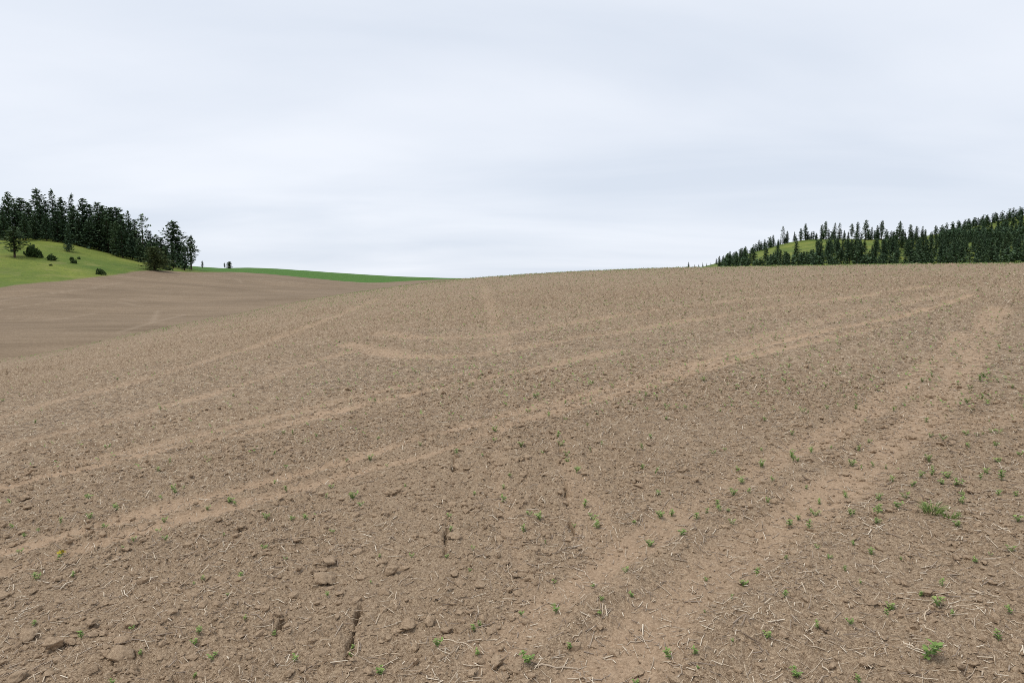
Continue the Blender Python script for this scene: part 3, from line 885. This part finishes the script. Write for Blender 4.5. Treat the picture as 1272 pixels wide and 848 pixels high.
while len(pts) < 90:
    a = rt.uniform(float(px_az(-70)), float(px_az(225))); r = rt.uniform(276, 335)
    x, y = r * math.sin(a), r * math.cos(a); z = bz(x, y)
    pts.append((x, y, z, rt.uniform(5, 9)))
wood('hillside_undergrowth', pts, 'young conifers crowding between the trunks of the left wood', 1.7)

# ------------------------------------------------------------------ soil clods, straw, seedlings
rng = np.random.default_rng(4)
def ico(sub):
    import bmesh
    bm = bmesh.new(); bmesh.ops.create_icosphere(bm, subdivisions=sub, radius=1.0)
    V = np.array([v.co[:] for v in bm.verts]); Fc = np.array([[v.index for v in f.verts] for f in bm.faces]); bm.free()
    return V, Fc
def sector_points(n, r0, r1, a=R(46), power=2.0):
    r = (rng.random(n) * (r1 ** power - r0 ** power) + r0 ** power) ** (1 / power)
    az = rng.uniform(-a, a, n)
    return r * np.sin(az), r * np.cos(az), r
def patch_keep(x, y, seed, sc_=0.9, lo=-.4, hi=.5, floor=.1):
    return rng.random(len(x)) < np.clip(floor + sstep(lo, hi, fbm(x * sc_, y * sc_, seed, 3)), 0, 1)

# crumbs of soil, uncountable
V12, F20 = ico(1)
V6 = np.array([(1, 0, 0), (-1, 0, 0), (0, 1, 0), (0, -1, 0), (0, 0, 1), (0, 0, -1)], float)
F8 = np.array([(0, 2, 4), (2, 1, 4), (1, 3, 4), (3, 0, 4), (2, 0, 5), (1, 2, 5), (3, 1, 5), (0, 3, 5)])
def crumbs(n, VB, FB, s0, s1, rmax, power, name, label):
    x, y, r = sector_points(n, 1.9, rmax, power=power)
    _, tr = detail_z(x, y)
    k = patch_keep(x, y, 401, 1.1, -.6, .4, .22) & (rng.random(n) > .72 * tr)
    x, y, r = x[k], y[k], r[k]
    n = len(x)
    s = s0 + s1 * rng.random(n) ** 3.2 + 0.0006 * r
    z = ground(x, y) + s * .15
    S = s[:, None] * rng.uniform(.6, 1.4, (n, 3)); S[:, 2] *= .62
    V = VB[None] * rng.uniform(.62, 1.3, (n, len(VB), 1)) * S[:, None, :]
    t_ = rng.normal(0, .35, n)[:, None]
    V = np.stack([V[..., 0] * np.cos(t_) - V[..., 2] * np.sin(t_), V[..., 1], V[..., 0] * np.sin(t_) + V[..., 2] * np.cos(t_)], -1)
    a = rng.uniform(0, 6.28, n); ca, sa = np.cos(a)[:, None], np.sin(a)[:, None]
    X = V[..., 0] * ca - V[..., 1] * sa + x[:, None]; Y = V[..., 0] * sa + V[..., 1] * ca + y[:, None]; Z = V[..., 2] + z[:, None]
    VV = np.stack([X, Y, Z], -1).reshape(-1, 3)
    FF = (FB[None] + (np.arange(n) * len(VB))[:, None, None]).reshape(-1, 3)
    tag(link(name, mesh_np(name, VV, [FF], [m_clod], smooth=False)), label, 'soil', kind='stuff')
crumbs(14000, V12, F20, .006, .020, 9.5, 1.6, 'soil_lumps', 'angular brown soil lumps strewn over the tilled ground')
crumbs(46000, V6, F8, .0035, .007, 8.0, 1.3, 'soil_crumbs', 'fine brown soil crumbs covering the tilled foreground')

def straw_verts(x, y, L, w, ang, curve, lift):
    """spine of 3 points laid on the ground, triangular section; arrays of n"""
    n = len(x)
    P = []
    for k, f in enumerate((-.5, 0, .5)):
        off = curve * L * (1 - (2 * f) ** 2)
        qx = x + np.cos(ang) * L * f - np.sin(ang) * off; qy = y + np.sin(ang) * L * f + np.cos(ang) * off
        P.append([qx, qy])
    zs = ground(np.concatenate([p[0] for p in P]), np.concatenate([p[1] for p in P])).reshape(3, n)
    mid = np.maximum(zs[1], .5 * (zs[0] + zs[2]))
    zs = [zs[0] + lift * .6 + w, mid + w * 1.2, zs[2] + lift + w]
    V = np.empty((n, 9, 3))
    for k in range(3):
        ww = w * (1, 1, .7)[k]
        for c in range(3):
            t = c * 2.094 + .5
            V[:, k * 3 + c, 0] = P[k][0] - np.sin(ang) * np.cos(t) * ww
            V[:, k * 3 + c, 1] = P[k][1] + np.cos(ang) * np.cos(t) * ww
            V[:, k * 3 + c, 2] = zs[k] + np.sin(t) * ww
    return V
SF6 = np.array([(k * 3 + c, k * 3 + (c + 1) % 3, k * 3 + 3 + (c + 1) % 3, k * 3 + 3 + c) for k in range(2) for c in range(3)])
SF3 = np.array([(c, (c + 1) % 3, 6 + (c + 1) % 3, 6 + c) for c in range(3)])
def straw(n):
    x, y, r = sector_points(n, 1.9, 17, power=1.25)
    _, tr = detail_z(x, y)
    k = patch_keep(x, y, 411, 0.8, -.45, .4, .30) & (rng.random(n) > .6 * tr)
    x, y, r = x[k], y[k], r[k]; n = len(x)
    L = 0.010 + 0.075 * rng.random(n) ** 3.2 + .02 * (rng.random(n) < .06) + .0015 * r
    w = .0008 + .0022 * rng.random(n) ** 2 + .00014 * r
    lift = np.where(rng.random(n) < .18, rng.uniform(.005, .035, n), rng.uniform(0, .006, n))
    V = straw_verts(x, y, L, w, rng.uniform(0, 6.28, n), rng.normal(0, .025, n), lift)
    two = np.nonzero((L > .06) & (r < 5))[0]; one = np.nonzero(~((L > .06) & (r < 5)))[0]
    FF = np.concatenate([(SF6[None] + (two * 9)[:, None, None]).reshape(-1, 4), (SF3[None] + (one * 9)[:, None, None]).reshape(-1, 4)])
    tint = np.repeat(np.clip(rng.normal(.60, .25, n), 0, 1), 9)
    tag(link('straw_litter', mesh_np('straw_litter', V.reshape(-1, 3), [FF], [m_straw], tint=tint)), 'pale broken straw and stubble bits scattered over the soil', 'straw', kind='stuff')
straw(96000)

# larger stalks one can pick out
def stalk(p0, p1, wid, label, group='long dry stalks lying on the soil', tint=.7):
    a = np.array(hit(*p0)); c = np.array(hit(*p1))
    m = (a + c) / 2; L = np.linalg.norm(c - a); ang = math.atan2(c[1] - a[1], c[0] - a[0])
    n = 7
    cv = random.Random(int(p0[0] * 7 + p0[1])).uniform(-.09, .09)
    pts = []
    for k in range(n):
        f = k / (n - 1) - .5
        o = cv * L * (1 - 4 * f * f) + .006 * math.sin(k * 2.3 + p0[0])
        pts.append((m[0] + math.cos(ang) * L * f - math.sin(ang) * o, m[1] + math.sin(ang) * L * f + math.cos(ang) * o))
    pts = np.array(pts); zz = ground(pts[:, 0], pts[:, 1])
    for _ in range(3):
        z2 = zz.copy(); z2[1:-1] = np.maximum(zz[1:-1], .5 * (zz[:-2] + zz[2:])); zz = z2
    V, Fc = [], []
    z0 = float(zz.min())
    for k in range(n):
        for c in range(5):
            t = c * 1.2566
            ww = wid * (1 - .4 * k / n)
            V.append((pts[k, 0] - math.sin(ang) * math.cos(t) * ww - m[0], pts[k, 1] + math.cos(ang) * math.cos(t) * ww - m[1], zz[k] + ww * .6 + math.sin(t) * ww - z0))
    for k in range(n - 1):
        for c in range(5): Fc.append((k * 5 + c, k * 5 + (c + 1) % 5, k * 5 + 5 + (c + 1) % 5, k * 5 + 5 + c))
    me = mesh_np('dry_stalk', np.array(V), [np.array(Fc)], [m_straw], tint=np.full(len(V), tint))
    tag(link('dry_stalk', me, loc=(m[0], m[1], z0)), label, 'stalk', group)
for p0, p1, w, ti, lab in [
    ((551, 796), (588, 806), .0030, .8, 'pale grey stalk lying left of the lower central seedlings'),
    ((664, 832), (718, 829), .0045, .55, 'thick brown stalk lying flat near the bottom centre'),
    ((716, 835), (732, 848), .0040, .45, 'dark grey stalk running off the bottom edge at centre'),
    ((629, 703), (641, 730), .0022, .75, 'thin straight stalk pointing away between the two seed slits'),
    ((778, 798), (812, 793), .0030, .5, 'long brownish stalk curving across bare soil right of centre'),
    ((1120, 802), (1146, 816), .0034, .85, 'bleached stalk pointing at the large leafy seedling'),
    ((1139, 770), (1162, 789), .0034, .8, 'bleached stalk behind the large leafy seedling'),
    ((1148, 772), (1159, 748), .0034, .7, 'forked grey stem standing over the large leafy seedling'),
    ((1178, 757), (1218, 754), .0030, .7, 'long level stalk at the lower right, left of the edge'),
    ((1207, 735), (1240, 746), .0030, .75, 'slanting pale stalk above the long level one'),
    ((1256, 776), (1276, 783), .0030, .65, 'grey stalk leaving the frame at the lower right edge'),
    ((905, 689), (932, 688), .0026, .8, 'short bright straw on the smooth wheel track'),
    ((990, 720), (1022, 717), .0028, .75, 'knotted pale stalk right of the smooth wheel track'),
    ((1072, 636), (1083, 621), .0026, .8, 'slanting pale stalk left of the grass tuft'),
    ((1079, 655), (1083, 672), .0026, .8, 'upright-looking pale stalk below the slanting one by the tuft'),
    ((1236, 656), (1262, 668), .0030, .9, 'whitish straw right of the grass tuft'),
    ((1196, 643), (1220, 651), .0028, .85, 'light straw trailing right from the grass tuft'),
    ((240, 817), (262, 810), .0030, .45, 'dark woody stalk among clods at the lower left'),
    ((460, 812), (497, 813), .0028, .7, 'level grey stalk at the bottom left of centre'),
    ((430, 842), (446, 826), .0028, .7, 'slanting grey stalk near the bottom edge, left of centre'),
    ((494, 738), (496, 765), .0024, .8, 'pale stalk pointing away beside the round clod'),
    ((485, 725), (488, 740), .0022, .8, 'short pale stalk just above the one beside the round clod'),
    ((502, 784), (521, 798), .0024, .75, 'brown straw below the round clod'),
    ((386, 745), (389, 763), .0022, .8, 'pale straw pointing away right of the biggest mid-left clod'),
    ((360, 740), (361, 753), .0022, .8, 'short pale straw left of the biggest mid-left clod'),
    ((254, 769), (256, 757), .0022, .9, 'bright upright straw left of the short dark slit'),
    ((430, 710), (446, 720), .0024, .65, 'grey stalk slanting down towards the long seed slit'),
    ((932, 780), (946, 764), .0026, .8, 'pale slanting straw beside the foot of the right wheel track'),
    ((952, 770), (958, 762), .0026, .8, 'small pale straw right of the bottom right track'),
    ((880, 785), (890, 767), .0024, .65, 'thin straw slanting across the bottom of the wheel track'),
    ((920, 620), (940, 610), .0026, .7, 'light straw crossing the wheel track near the middle right'),
    ((840, 803), (852, 790), .0024, .6, 'dull straw at the bottom, right of the lone brown stalk'),
    ((1020, 827), (1036, 835), .0030, .85, 'light yellow stalk near the bottom edge at right'),
    ((958, 838), (972, 826), .0026, .65, 'grey straw near the bottom edge under the wheel track'),
]:
    stalk(p0, p1, w, lab, tint=ti)

# clods one can pick out
CV_, CF_ = ico(3)
def clod_mesh(seed):
    rn = np.random.default_rng(seed)
    V = CV_.copy()
    d = np.zeros(len(V))
    for k in range(16):
        ax = rn.normal(size=3); ax /= np.linalg.norm(ax)
        d += rn.uniform(.05, .26) / (1 + k * .08) * np.sin(V @ ax * rn.uniform(1.5, 12) + rn.uniform(0, 6))
    for k in range(5):      # broken faces
        ax = rn.normal(size=3); ax /= np.linalg.norm(ax)
        over = np.maximum(V @ ax - rn.uniform(.45, .8), 0)
        V = V - over[:, None] * ax * .9
    V = V * (1 + .55 * d)[:, None]
    V[:, 2] *= .72
    return mesh_np('soil_clod', V, [CF_], [m_clod])
CLODS = [clod_mesh(s) for s in range(7)]
rc = random.Random(9)
def clod(px, py, wpx, label, group=None, asp=.7, rz=None):
    x, y = hit(px, py)
    x0, _ = hit(px - wpx / 2, py); x1, _ = hit(px + wpx / 2, py)
    s = abs(x1 - x0) / 2
    z = float(ground(x, y)[0])
    o = link('soil_clod', rc.choice(CLODS), loc=(x, y, float(near_z(np.array(x), np.array(y))) + .35 * (z - float(near_z(np.array(x), np.array(y)))) + s * .40),
             rotz=rc.uniform(0, 6.28) if rz is None else rz, scale=(s, s * rc.uniform(.75, 1.1), s * asp))
    o.rotation_euler[0] = rc.uniform(-.3, .3); o.rotation_euler[1] = rc.uniform(-.3, .3)
    tag(o, label, 'clod', group)
GC = 'larger soil clods in the foreground'
for px, py, w, lab in [
    (534, 774, 18, 'smooth egg-shaped clod right of the bottom left centre, paler than its neighbours'),
    (507, 778, 16, 'smaller pale clod touching the left of the egg-shaped one'),
    (150, 820, 26, 'biggest elongated clod at the bottom left'),
    (132, 816, 14, 'small clod tucked against the biggest bottom left clod'),
    (151, 799, 17, 'rounded clod above the biggest bottom left clod'),
    (70, 803, 24, 'long ridge-like clod left of the biggest bottom left clod'),
    (89, 799, 11, 'small rounded clod right of the long ridge-like one'),
    (35, 793, 20, 'flat pale clod near the left edge at the bottom'),
    (22, 845, 22, 'clod cut by the bottom edge in the left corner'),
    (164, 780, 18, 'thin slab-like clod above the rounded bottom left one'),
    (404, 723, 22, 'biggest clod in the middle left foreground'),
    (408, 701, 20, 'crumbly clod just above the biggest middle left one'),
    (488, 614, 16, 'pale clod left of the long dark seed slit'),
    (617, 824, 22, 'broken clod with a dark hollow at the bottom centre'),
    (586, 838, 14, 'rough clod at the bottom edge left of the broken one'),
    (573, 728, 13, 'small pale clod beside the foot of the long slit'),
    (487, 709, 18, 'low flat clod in the middle left of the long slit'),
    (490, 752, 12, 'little clod above the pale clod pair'),
    (565, 670, 16, 'clod on the right lip of the long dark slit'),
    (795, 607, 14, 'tall pale clod upper right of the second slit'),
    (1214, 655, 14, 'clod with a pale cap right of the grass tuft'),
    (1205, 611, 10, 'single rounded clod above the grass tuft'),
    (1228, 666, 14, 'clod with shadowed side near the right edge'),
    (1232, 728, 13, 'low light clod near the right edge'),
    (1132, 838, 20, 'flat clod at the bottom edge on the right'),
    (278, 732, 14, 'knobbly clod in the left foreground beside a seedling'),
    (300, 657, 14, 'low clod below the wheel track at left'),
    (362, 786, 20, 'flat pale clod right of the short dark slit'),
    (458, 838, 18, 'clod on the bottom edge left of centre'),
    (360, 838, 14, 'small clod close to the bottom edge at left'),
]:
    clod(px, py, w, lab, GC)
for k in range(120):
    px = rc.uniform(0, 640) if rc.random() < .72 else rc.uniform(980, 1270)
    py = 590 + 256 * rc.random() ** .7
    clod(px, py, (6.5 + 9 * rc.random() ** 2) * (py / 740), 'small brown soil clod lying loose on the tilled foreground', 'small loose clods', rc.uniform(.55, .85))

# seedlings
def seedling_geo(seed, far=False):
    rn = random.Random(seed)
    V, Fc, T = [], [], []
    h = 1.0
    nst = 1 if far else rn.choice([2, 2, 3])
    for s_ in range(nst):
        ang = rn.uniform(0, 6.28); ln = rn.uniform(.15, .6)
        top = Vector((math.cos(ang) * ln, math.sin(ang) * ln, h * rn.uniform(.7, 1.05)))
        p0 = Vector((rn.uniform(-.05, .05), rn.uniform(-.05, .05), -.12))
        if not far:
            s = len(V)
            for p, w in ((p0, .035), (top, .018)):
                for c in range(3): V.append(p + Vector((math.cos(c * 2.09), math.sin(c * 2.09), 0)) * w)
            for c in range(3): Fc.append((s + c, s + (c + 1) % 3, s + 3 + (c + 1) % 3, s + 3 + c))
            T += [.55] * 6
        nl = 3 if far else rn.choice([5, 6, 7])
        for k in range(nl):
            f = .30 + .72 * k / (nl - 1)
            q = p0.lerp(top, min(1, f))
            for side in ((0,) if far else (0, 1)):
                a = ang + 1.57 + math.pi * side + k * 1.3 + rn.uniform(-.5, .5)
                d = Vector((math.cos(a), math.sin(a), rn.uniform(-.1, .7))).normalized()
                sd = d.cross(Vector((0, 0, 1))).normalized()
                L = rn.uniform(.26, .46) * (1.5 if far else 1); w = L * rn.uniform(.28, .40)
                fold = Vector((0, 0, .10 * L))
                s = len(V)
                V += [q, q + d * L * .5 + sd * w + fold, q + d * L, q + d * L * .5 - sd * w + fold]
                if far: Fc.append((s, s + 1, s + 2, s + 3))
                else: Fc += [(s, s + 1, s + 2, s + 2), (s, s + 2, s + 3, s + 3)]
                tt = min(1, max(0, rn.gauss(.5, .25)))
                T += [tt] * 4
    F4 = [f for f in Fc if f[2] != f[3]]; F3 = [f[:3] for f in Fc if f[2] == f[3]]
    return np.array([tuple(v) for v in V]), np.array(F4).reshape(-1, 4), np.array(F3).reshape(-1, 3), np.array(T)
SEED = []
for s in range(8):
    V, F4, F3, T = seedling_geo(s)
    fs = [f for f in (F4, F3) if len(f)]
    SEED.append(mesh_np('seedling', V, fs, [m_leaf], tint=T, smooth=False))
rs_ = random.Random(21)
GS = 'green seedlings in the tilled soil'
def seedling(x, y, hgt, label, wide=1.0, group=GS):
    z = float(ground(x, y)[0])
    o = link('seedling', rs_.choice(SEED), loc=(x, y, z), rotz=rs_.uniform(0, 6.28), scale=(hgt * wide, hgt * wide, hgt))
    return tag(o, label, 'seedling', group)
PLAIN = 'small green seedling sprouting from the bare tilled soil'
SEED_PX = [  # x, y of the foot, height in pixels, label
    (543, 806, 16, 'upright green seedling below the egg-shaped clod'), (589, 790, 14, 'paired-stem seedling right of the egg-shaped clod'),
    (597, 782, 11, 'small seedling just above the paired-stem one'), (593, 814, 14, 'seedling right of the pale grey stalk at the bottom'),
    (656, 831, 18, 'bushy seedling at the bottom centre beside the thick brown stalk'), (709, 811, 13, 'yellowish seedling right of the bushy bottom centre one'),
    (691, 762, 13, 'seedling with a dark hollow on its right, centre foreground'), (647, 766, 8, None), (747, 757, 9, None), (745, 770, 7, None),
    (785, 745, 12, 'seedling on the smooth soil left of the wheel track foot'), (777, 716, 11, None), (806, 675, 13, 'dark-footed seedling on smooth soil, middle right'),
    (741, 655, 20, 'leafy bright clump right of the second seed slit'), (832, 820, 16, 'bright bushy seedling at the bottom right of centre'),
    (864, 818, 16, 'broad low seedling at the bottom beside the wheel track'), (790, 848, 10, None), (847, 665, 13, None), (736, 732, 7, None), (688, 722, 8, None),
    (713, 655, 9, 'seedling standing at the foot of the second seed slit'), (677, 678, 7, None), (626, 625, 16, 'brightest of the seedlings in the row right of the long slit'),
    (615, 535, 12, None), (615, 550, 8, None), (625, 605, 10, None), (558, 643, 12, None), (559, 662, 10, None), (555, 690, 8, None), (438, 618, 15, None),
    (567, 568, 12, 'yellow-green seedling at the far end of the long slit'), (460, 575, 11, None), (480, 577, 6, None), (587, 683, 8, None), (584, 712, 7, None),
    (692, 546, 13, None), (697, 556, 12, None), (704, 569, 12, None), (705, 573, 10, None), (716, 590, 12, None), (682, 517, 10, None), (656, 512, 9, None), (665, 496, 10, None),
    (647, 558, 12, None), (798, 562, 11, None), (512, 690, 8, None), (471, 692, 7, None), (461, 722, 7, None), (437, 800, 9, None), (436, 808, 9, None), (471, 838, 14, None),
    (298, 722, 11, 'seedling in the left foreground beside the knobbly clod'), (252, 724, 9, None), (241, 730, 7, None), (283, 747, 6, None), (304, 771, 11, 'bright seedling mid left foreground'),
    (247, 792, 13, 'dark-based seedling left of the short slit'), (242, 803, 11, None), (341, 793, 10, 'seedling rooted at the foot of the short dark slit'),
    (264, 823, 12, 'spreading seedling at the bottom left beside the woody stalk'), (366, 823, 13, 'seedling right of the woody stalk at the bottom'),
    (174, 815, 10, 'seedling touching the biggest bottom left clod'), (164, 787, 7, None), (102, 792, 14, None), (42, 780, 9, None), (140, 848, 9, None), (240, 849, 10, None),
    (15, 655, 8, None), (12, 626, 8, None), (31, 669, 7, None), (48, 660, 7, None), (24, 689, 9, None), (72, 702, 10, None), (75, 652, 10, None), (148, 636, 12, None), (112, 650, 11, None), (131, 653, 8, None),
    (197, 660, 8, None), (206, 677, 8, None), (153, 689, 7, None), (166, 679, 8, None), (90, 720, 10, None), (258, 634, 8, None), (294, 626, 9, None), (329, 682, 11, None), (278, 666, 7, None),
    (362, 645, 8, None), (390, 640, 7, None), (405, 620, 9, None), (413, 664, 9, None), (406, 742, 9, None), (355, 696, 6, None), (45, 725, 12, None),
    (892, 630, 12, None), (905, 640, 6, None), (930, 617, 10, None), (1018, 622, 11, 'pair of leafy sprouts on the wheel track edge'), (1060, 642, 9, None), (1050, 610, 8, None),
    (940, 717, 13, 'bushy seedling on the smooth wheel track, lower right'), (923, 728, 11, 'flat seedling left below the bushy track one'), (908, 750, 9, None), (974, 749, 12, 'bright compact seedling right of the wheel track'),
    (877, 717, 8, None), (876, 762, 7, None), (976, 698, 8, None), (1015, 684, 9, None), (1030, 696, 8, None), (1060, 679, 9, None), (1083, 691, 12, None), (1050, 712, 9, None), (1069, 725, 7, None),
    (1015, 783, 13, 'round yellow-green seedling at the lower right'), (1056, 775, 10, 'low wide seedling right of the round yellow-green one'), (1106, 756, 14, 'tall seedling above the large leafy one'), (1102, 769, 11, None),
    (1146, 822, 34, 'large leafy seedling, biggest green plant at the lower right'), (1165, 755, 20, 'tall bright seedling behind the forked grey stem'), (1143, 739, 9, None), (1170, 725, 12, None), (1183, 769, 9, None),
    (1240, 799, 14, 'bright seedling near the right edge at the bottom'), (1256, 766, 12, None), (1255, 689, 12, None), (1211, 699, 10, None), (1231, 690, 6, None), (1190, 642, 8, 'seedling beside the grass tuft'),
    (1188, 655, 10, 'seedling at the right foot of the grass tuft'), (1240, 613, 10, None), (1196, 616, 8, None), (1120, 694, 6, None), (953, 798, 12, None), (990, 838, 14, 'seedling near the bottom edge under the compact one'),
    (1067, 847, 12, None), (910, 809, 6, None), (867, 835, 7, None), (945, 564, 8, None), (985, 575, 10, None), (990, 577, 8, None), (1027, 511, 9, None), (980, 462, 9, 'bright yellow-green sprout in the middle of the right field'),
    (1107, 600, 13, None), (1245, 594, 16, None), (1153, 574, 10, None), (1172, 550, 9, None), (1150, 525, 10, None), (1110, 512, 8, None), (1218, 478, 12, None), (1222, 473, 10, None), (1205, 560, 10, None), (1240, 575, 9, None),
    (1226, 505, 9, None), (1190, 480, 9, None), (1160, 585, 8, None), (1218, 595, 9, None), (1240, 545, 9, None), (1100, 580, 7, None), (1070, 580, 7, None), (1170, 602, 9, None),
]
near_n = 0
for px, py, hp, lab in SEED_PX:
    x, y = hit(px, py)
    d = math.hypot(x, y)
    seedling(x, y, hp / F * math.hypot(d, EYE) * .56, lab or PLAIN, rs_.uniform(.95, 1.3))
    near_n += 1
# further seedlings of the same kind, in loose rows
extra = []
while len(extra) < 300 - near_n:
    px = rs_.uniform(-10, 1282); py = rs_.uniform(470, 660)
    if rs_.random() > .35 + .65 * px / 1272: continue
    extra.append(hit(px, py))
for x, y in extra:
    seedling(x, y, rs_.uniform(.024, .048), PLAIN, rs_.uniform(.9, 1.3))
def far_seedlings(n):
    x, y, r = sector_points(n, 6.5, 72, a=R(40), power=1.55)
    az = np.arctan2(x, y)
    k = rng.random(n) < np.clip(.45 + .5 * (az / R(38)) + .5 * sstep(-.3, .5, fbm(x * .12, y * .25, 500, 3)), .10, 1)
    x, y, r = x[k], y[k], r[k]; n = len(x)
    z = base_z(x, y); dz, _ = detail_z(x, y); z += dz * (1 - sstep(60, 95, r))
    geo_ = [seedling_geo(50 + s, True) for s in range(5)]
    Vs, Fs, Ts = [], [], []; off = 0
    pick = rng.integers(0, 5, n); a = rng.uniform(0, 6.28, n); s = rng.uniform(.022, .052, n) + .0017 * r * rng.random(n)
    for g_ in range(5):
        V, F4, F3, T = geo_[g_]
        m = pick == g_; c = int(m.sum())
        ca = np.cos(a[m])[:, None]; sa = np.sin(a[m])[:, None]; ss = s[m][:, None]
        X = (V[:, 0] * ca - V[:, 1] * sa) * ss * 1.2 + x[m][:, None]; Y = (V[:, 0] * sa + V[:, 1] * ca) * ss * 1.2 + y[m][:, None]; Z = V[:, 2] * ss + z[m][:, None] + .004
        Vs.append(np.stack([X, Y, Z], -1).reshape(-1, 3))
        Fs.append((F4[None] + (np.arange(c) * len(V))[:, None, None]).reshape(-1, 4) + off); off += c * len(V)
        Ts.append(np.tile(T, c))
    tag(link('distant_seedlings', mesh_np('distant_seedlings', np.concatenate(Vs), [np.concatenate(Fs)], [m_leaf], tint=np.concatenate(Ts), smooth=False)),
        'scattered green specks of seedlings across the field towards the crest', 'seedlings', kind='stuff')
far_seedlings(56000)

# grass tuft, yellow weed, pale dead stalks
def blades(n, L0, L1, w, spread, seed, lean=(0, 0)):
    rn = random.Random(seed)
    V, Fc, T = [], [], []
    for _ in range(n):
        a = rn.uniform(0, 6.28); rr = spread * math.sqrt(rn.random())
        p = Vector((math.cos(a) * rr * 1.5, math.sin(a) * rr, -.01))
        L = rn.uniform(L0, L1); d = Vector((math.cos(a) * .55 + lean[0], math.sin(a) * .55 + lean[1], rn.uniform(.5, 1.2))).normalized()
        sd = d.cross(Vector((rn.uniform(-1, 1), rn.uniform(-1, 1), .1))).normalized()
        q = p + d * L * .55; e = q + (d + Vector((math.cos(a) * .5, math.sin(a) * .5, -.45))).normalized() * L * .45
        s = len(V)
        V += [p - sd * w, p + sd * w, q + sd * w * .8, q - sd * w * .8, e]
        Fc += [(s, s + 1, s + 2), (s, s + 2, s + 3), (s + 3, s + 2, s + 4)]
        T += [min(1, max(0, rn.gauss(.35, .25)))] * 5
    return np.array([tuple(v) for v in V]), np.array(Fc), np.array(T)
x, y = hit(1158, 640); z = float(ground(x, y)[0])
o = tag(link('grass_tuft', None, loc=(x, y, z)), 'green grass tuft with dry straw in it, on bare soil at right', 'grass tuft')
V, Fc, T = blades(90, .05, .105, .0018, .028, 1)
link('green_blades', mesh_np('green_blades', V, [Fc], [m_leaf], tint=T, smooth=False), o)
V, Fc, T = blades(40, .03, .06, .0018, .020, 2)
gb = link('green_blades', mesh_np('green_blades', V, [Fc], [m_leaf], tint=T, smooth=False), o); gb.location = (.055, -.07, 0)
V, Fc, T = blades(8, .10, .17, .0016, .02, 3, (.7, -.4))
link('dry_blades', mesh_np('dry_blades', V, [Fc], [m_straw], tint=T + .3, smooth=False), o)
x, y = hit(76, 690); z = float(ground(x, y)[0])
o = tag(link('flowering_weed', None, loc=(x, y, z)), 'small weed with a yellow flower on the wheel track at left', 'weed')
link('leaves', SEED[0], o, scale=(.045, .045, .04))
rn = random.Random(5); V, Fc, T = [], [], []
for k in range(22):
    c = Vector((rn.gauss(0, .014), rn.gauss(0, .014), .028 + rn.uniform(0, .014)))
    d = Vector((rn.uniform(-1, 1), rn.uniform(-1, 1), rn.uniform(0, 1))).normalized() * .011; e = d.cross(Vector((.3, .2, 1))).normalized() * .007
    s = len(V); V += [c - d, c + e, c + d, c - e]; Fc.append((s, s + 1, s + 2, s + 3)); T += [rn.random()] * 4
link('yellow_flower', mesh_np('yellow_flower', np.array([tuple(v) for v in V]), [np.array(Fc)], [m_yellow], tint=np.array(T), smooth=False), o)
for px, py, hp, lab in [(1237, 356, 8, 'upper left pale dead stalk near the crest at right'), (1246, 364, 9, 'pale dead stalk nearest the top of the right wheel track'),
                        (1243, 376, 9, 'lowest pale dead stalk of the row below the crest'), (1258, 353, 7, 'rightmost pale dead stalk below the crest'),
                        (1236, 384, 6, 'small pale dead stalk under the row near the crest'), (1263, 343, 7, 'pale dead stalk closest to the crest at the right edge')]:
    x, y = hit(px, py); d = math.hypot(x, y); hgt = hp / F * d
    z = float(base_z(np.array([x]), np.array([y]))[0])
    V, Fc, T = blades(9, hgt * .7, hgt * 1.15, .006, .10, int(px), (.1, 0))
    tag(link('dead_stalk', mesh_np('dead_stalk', V, [Fc], [m_straw], tint=T * 0 + .95, smooth=False), loc=(x, y, z)), lab, 'stalk', 'pale dead stalks near the crest')
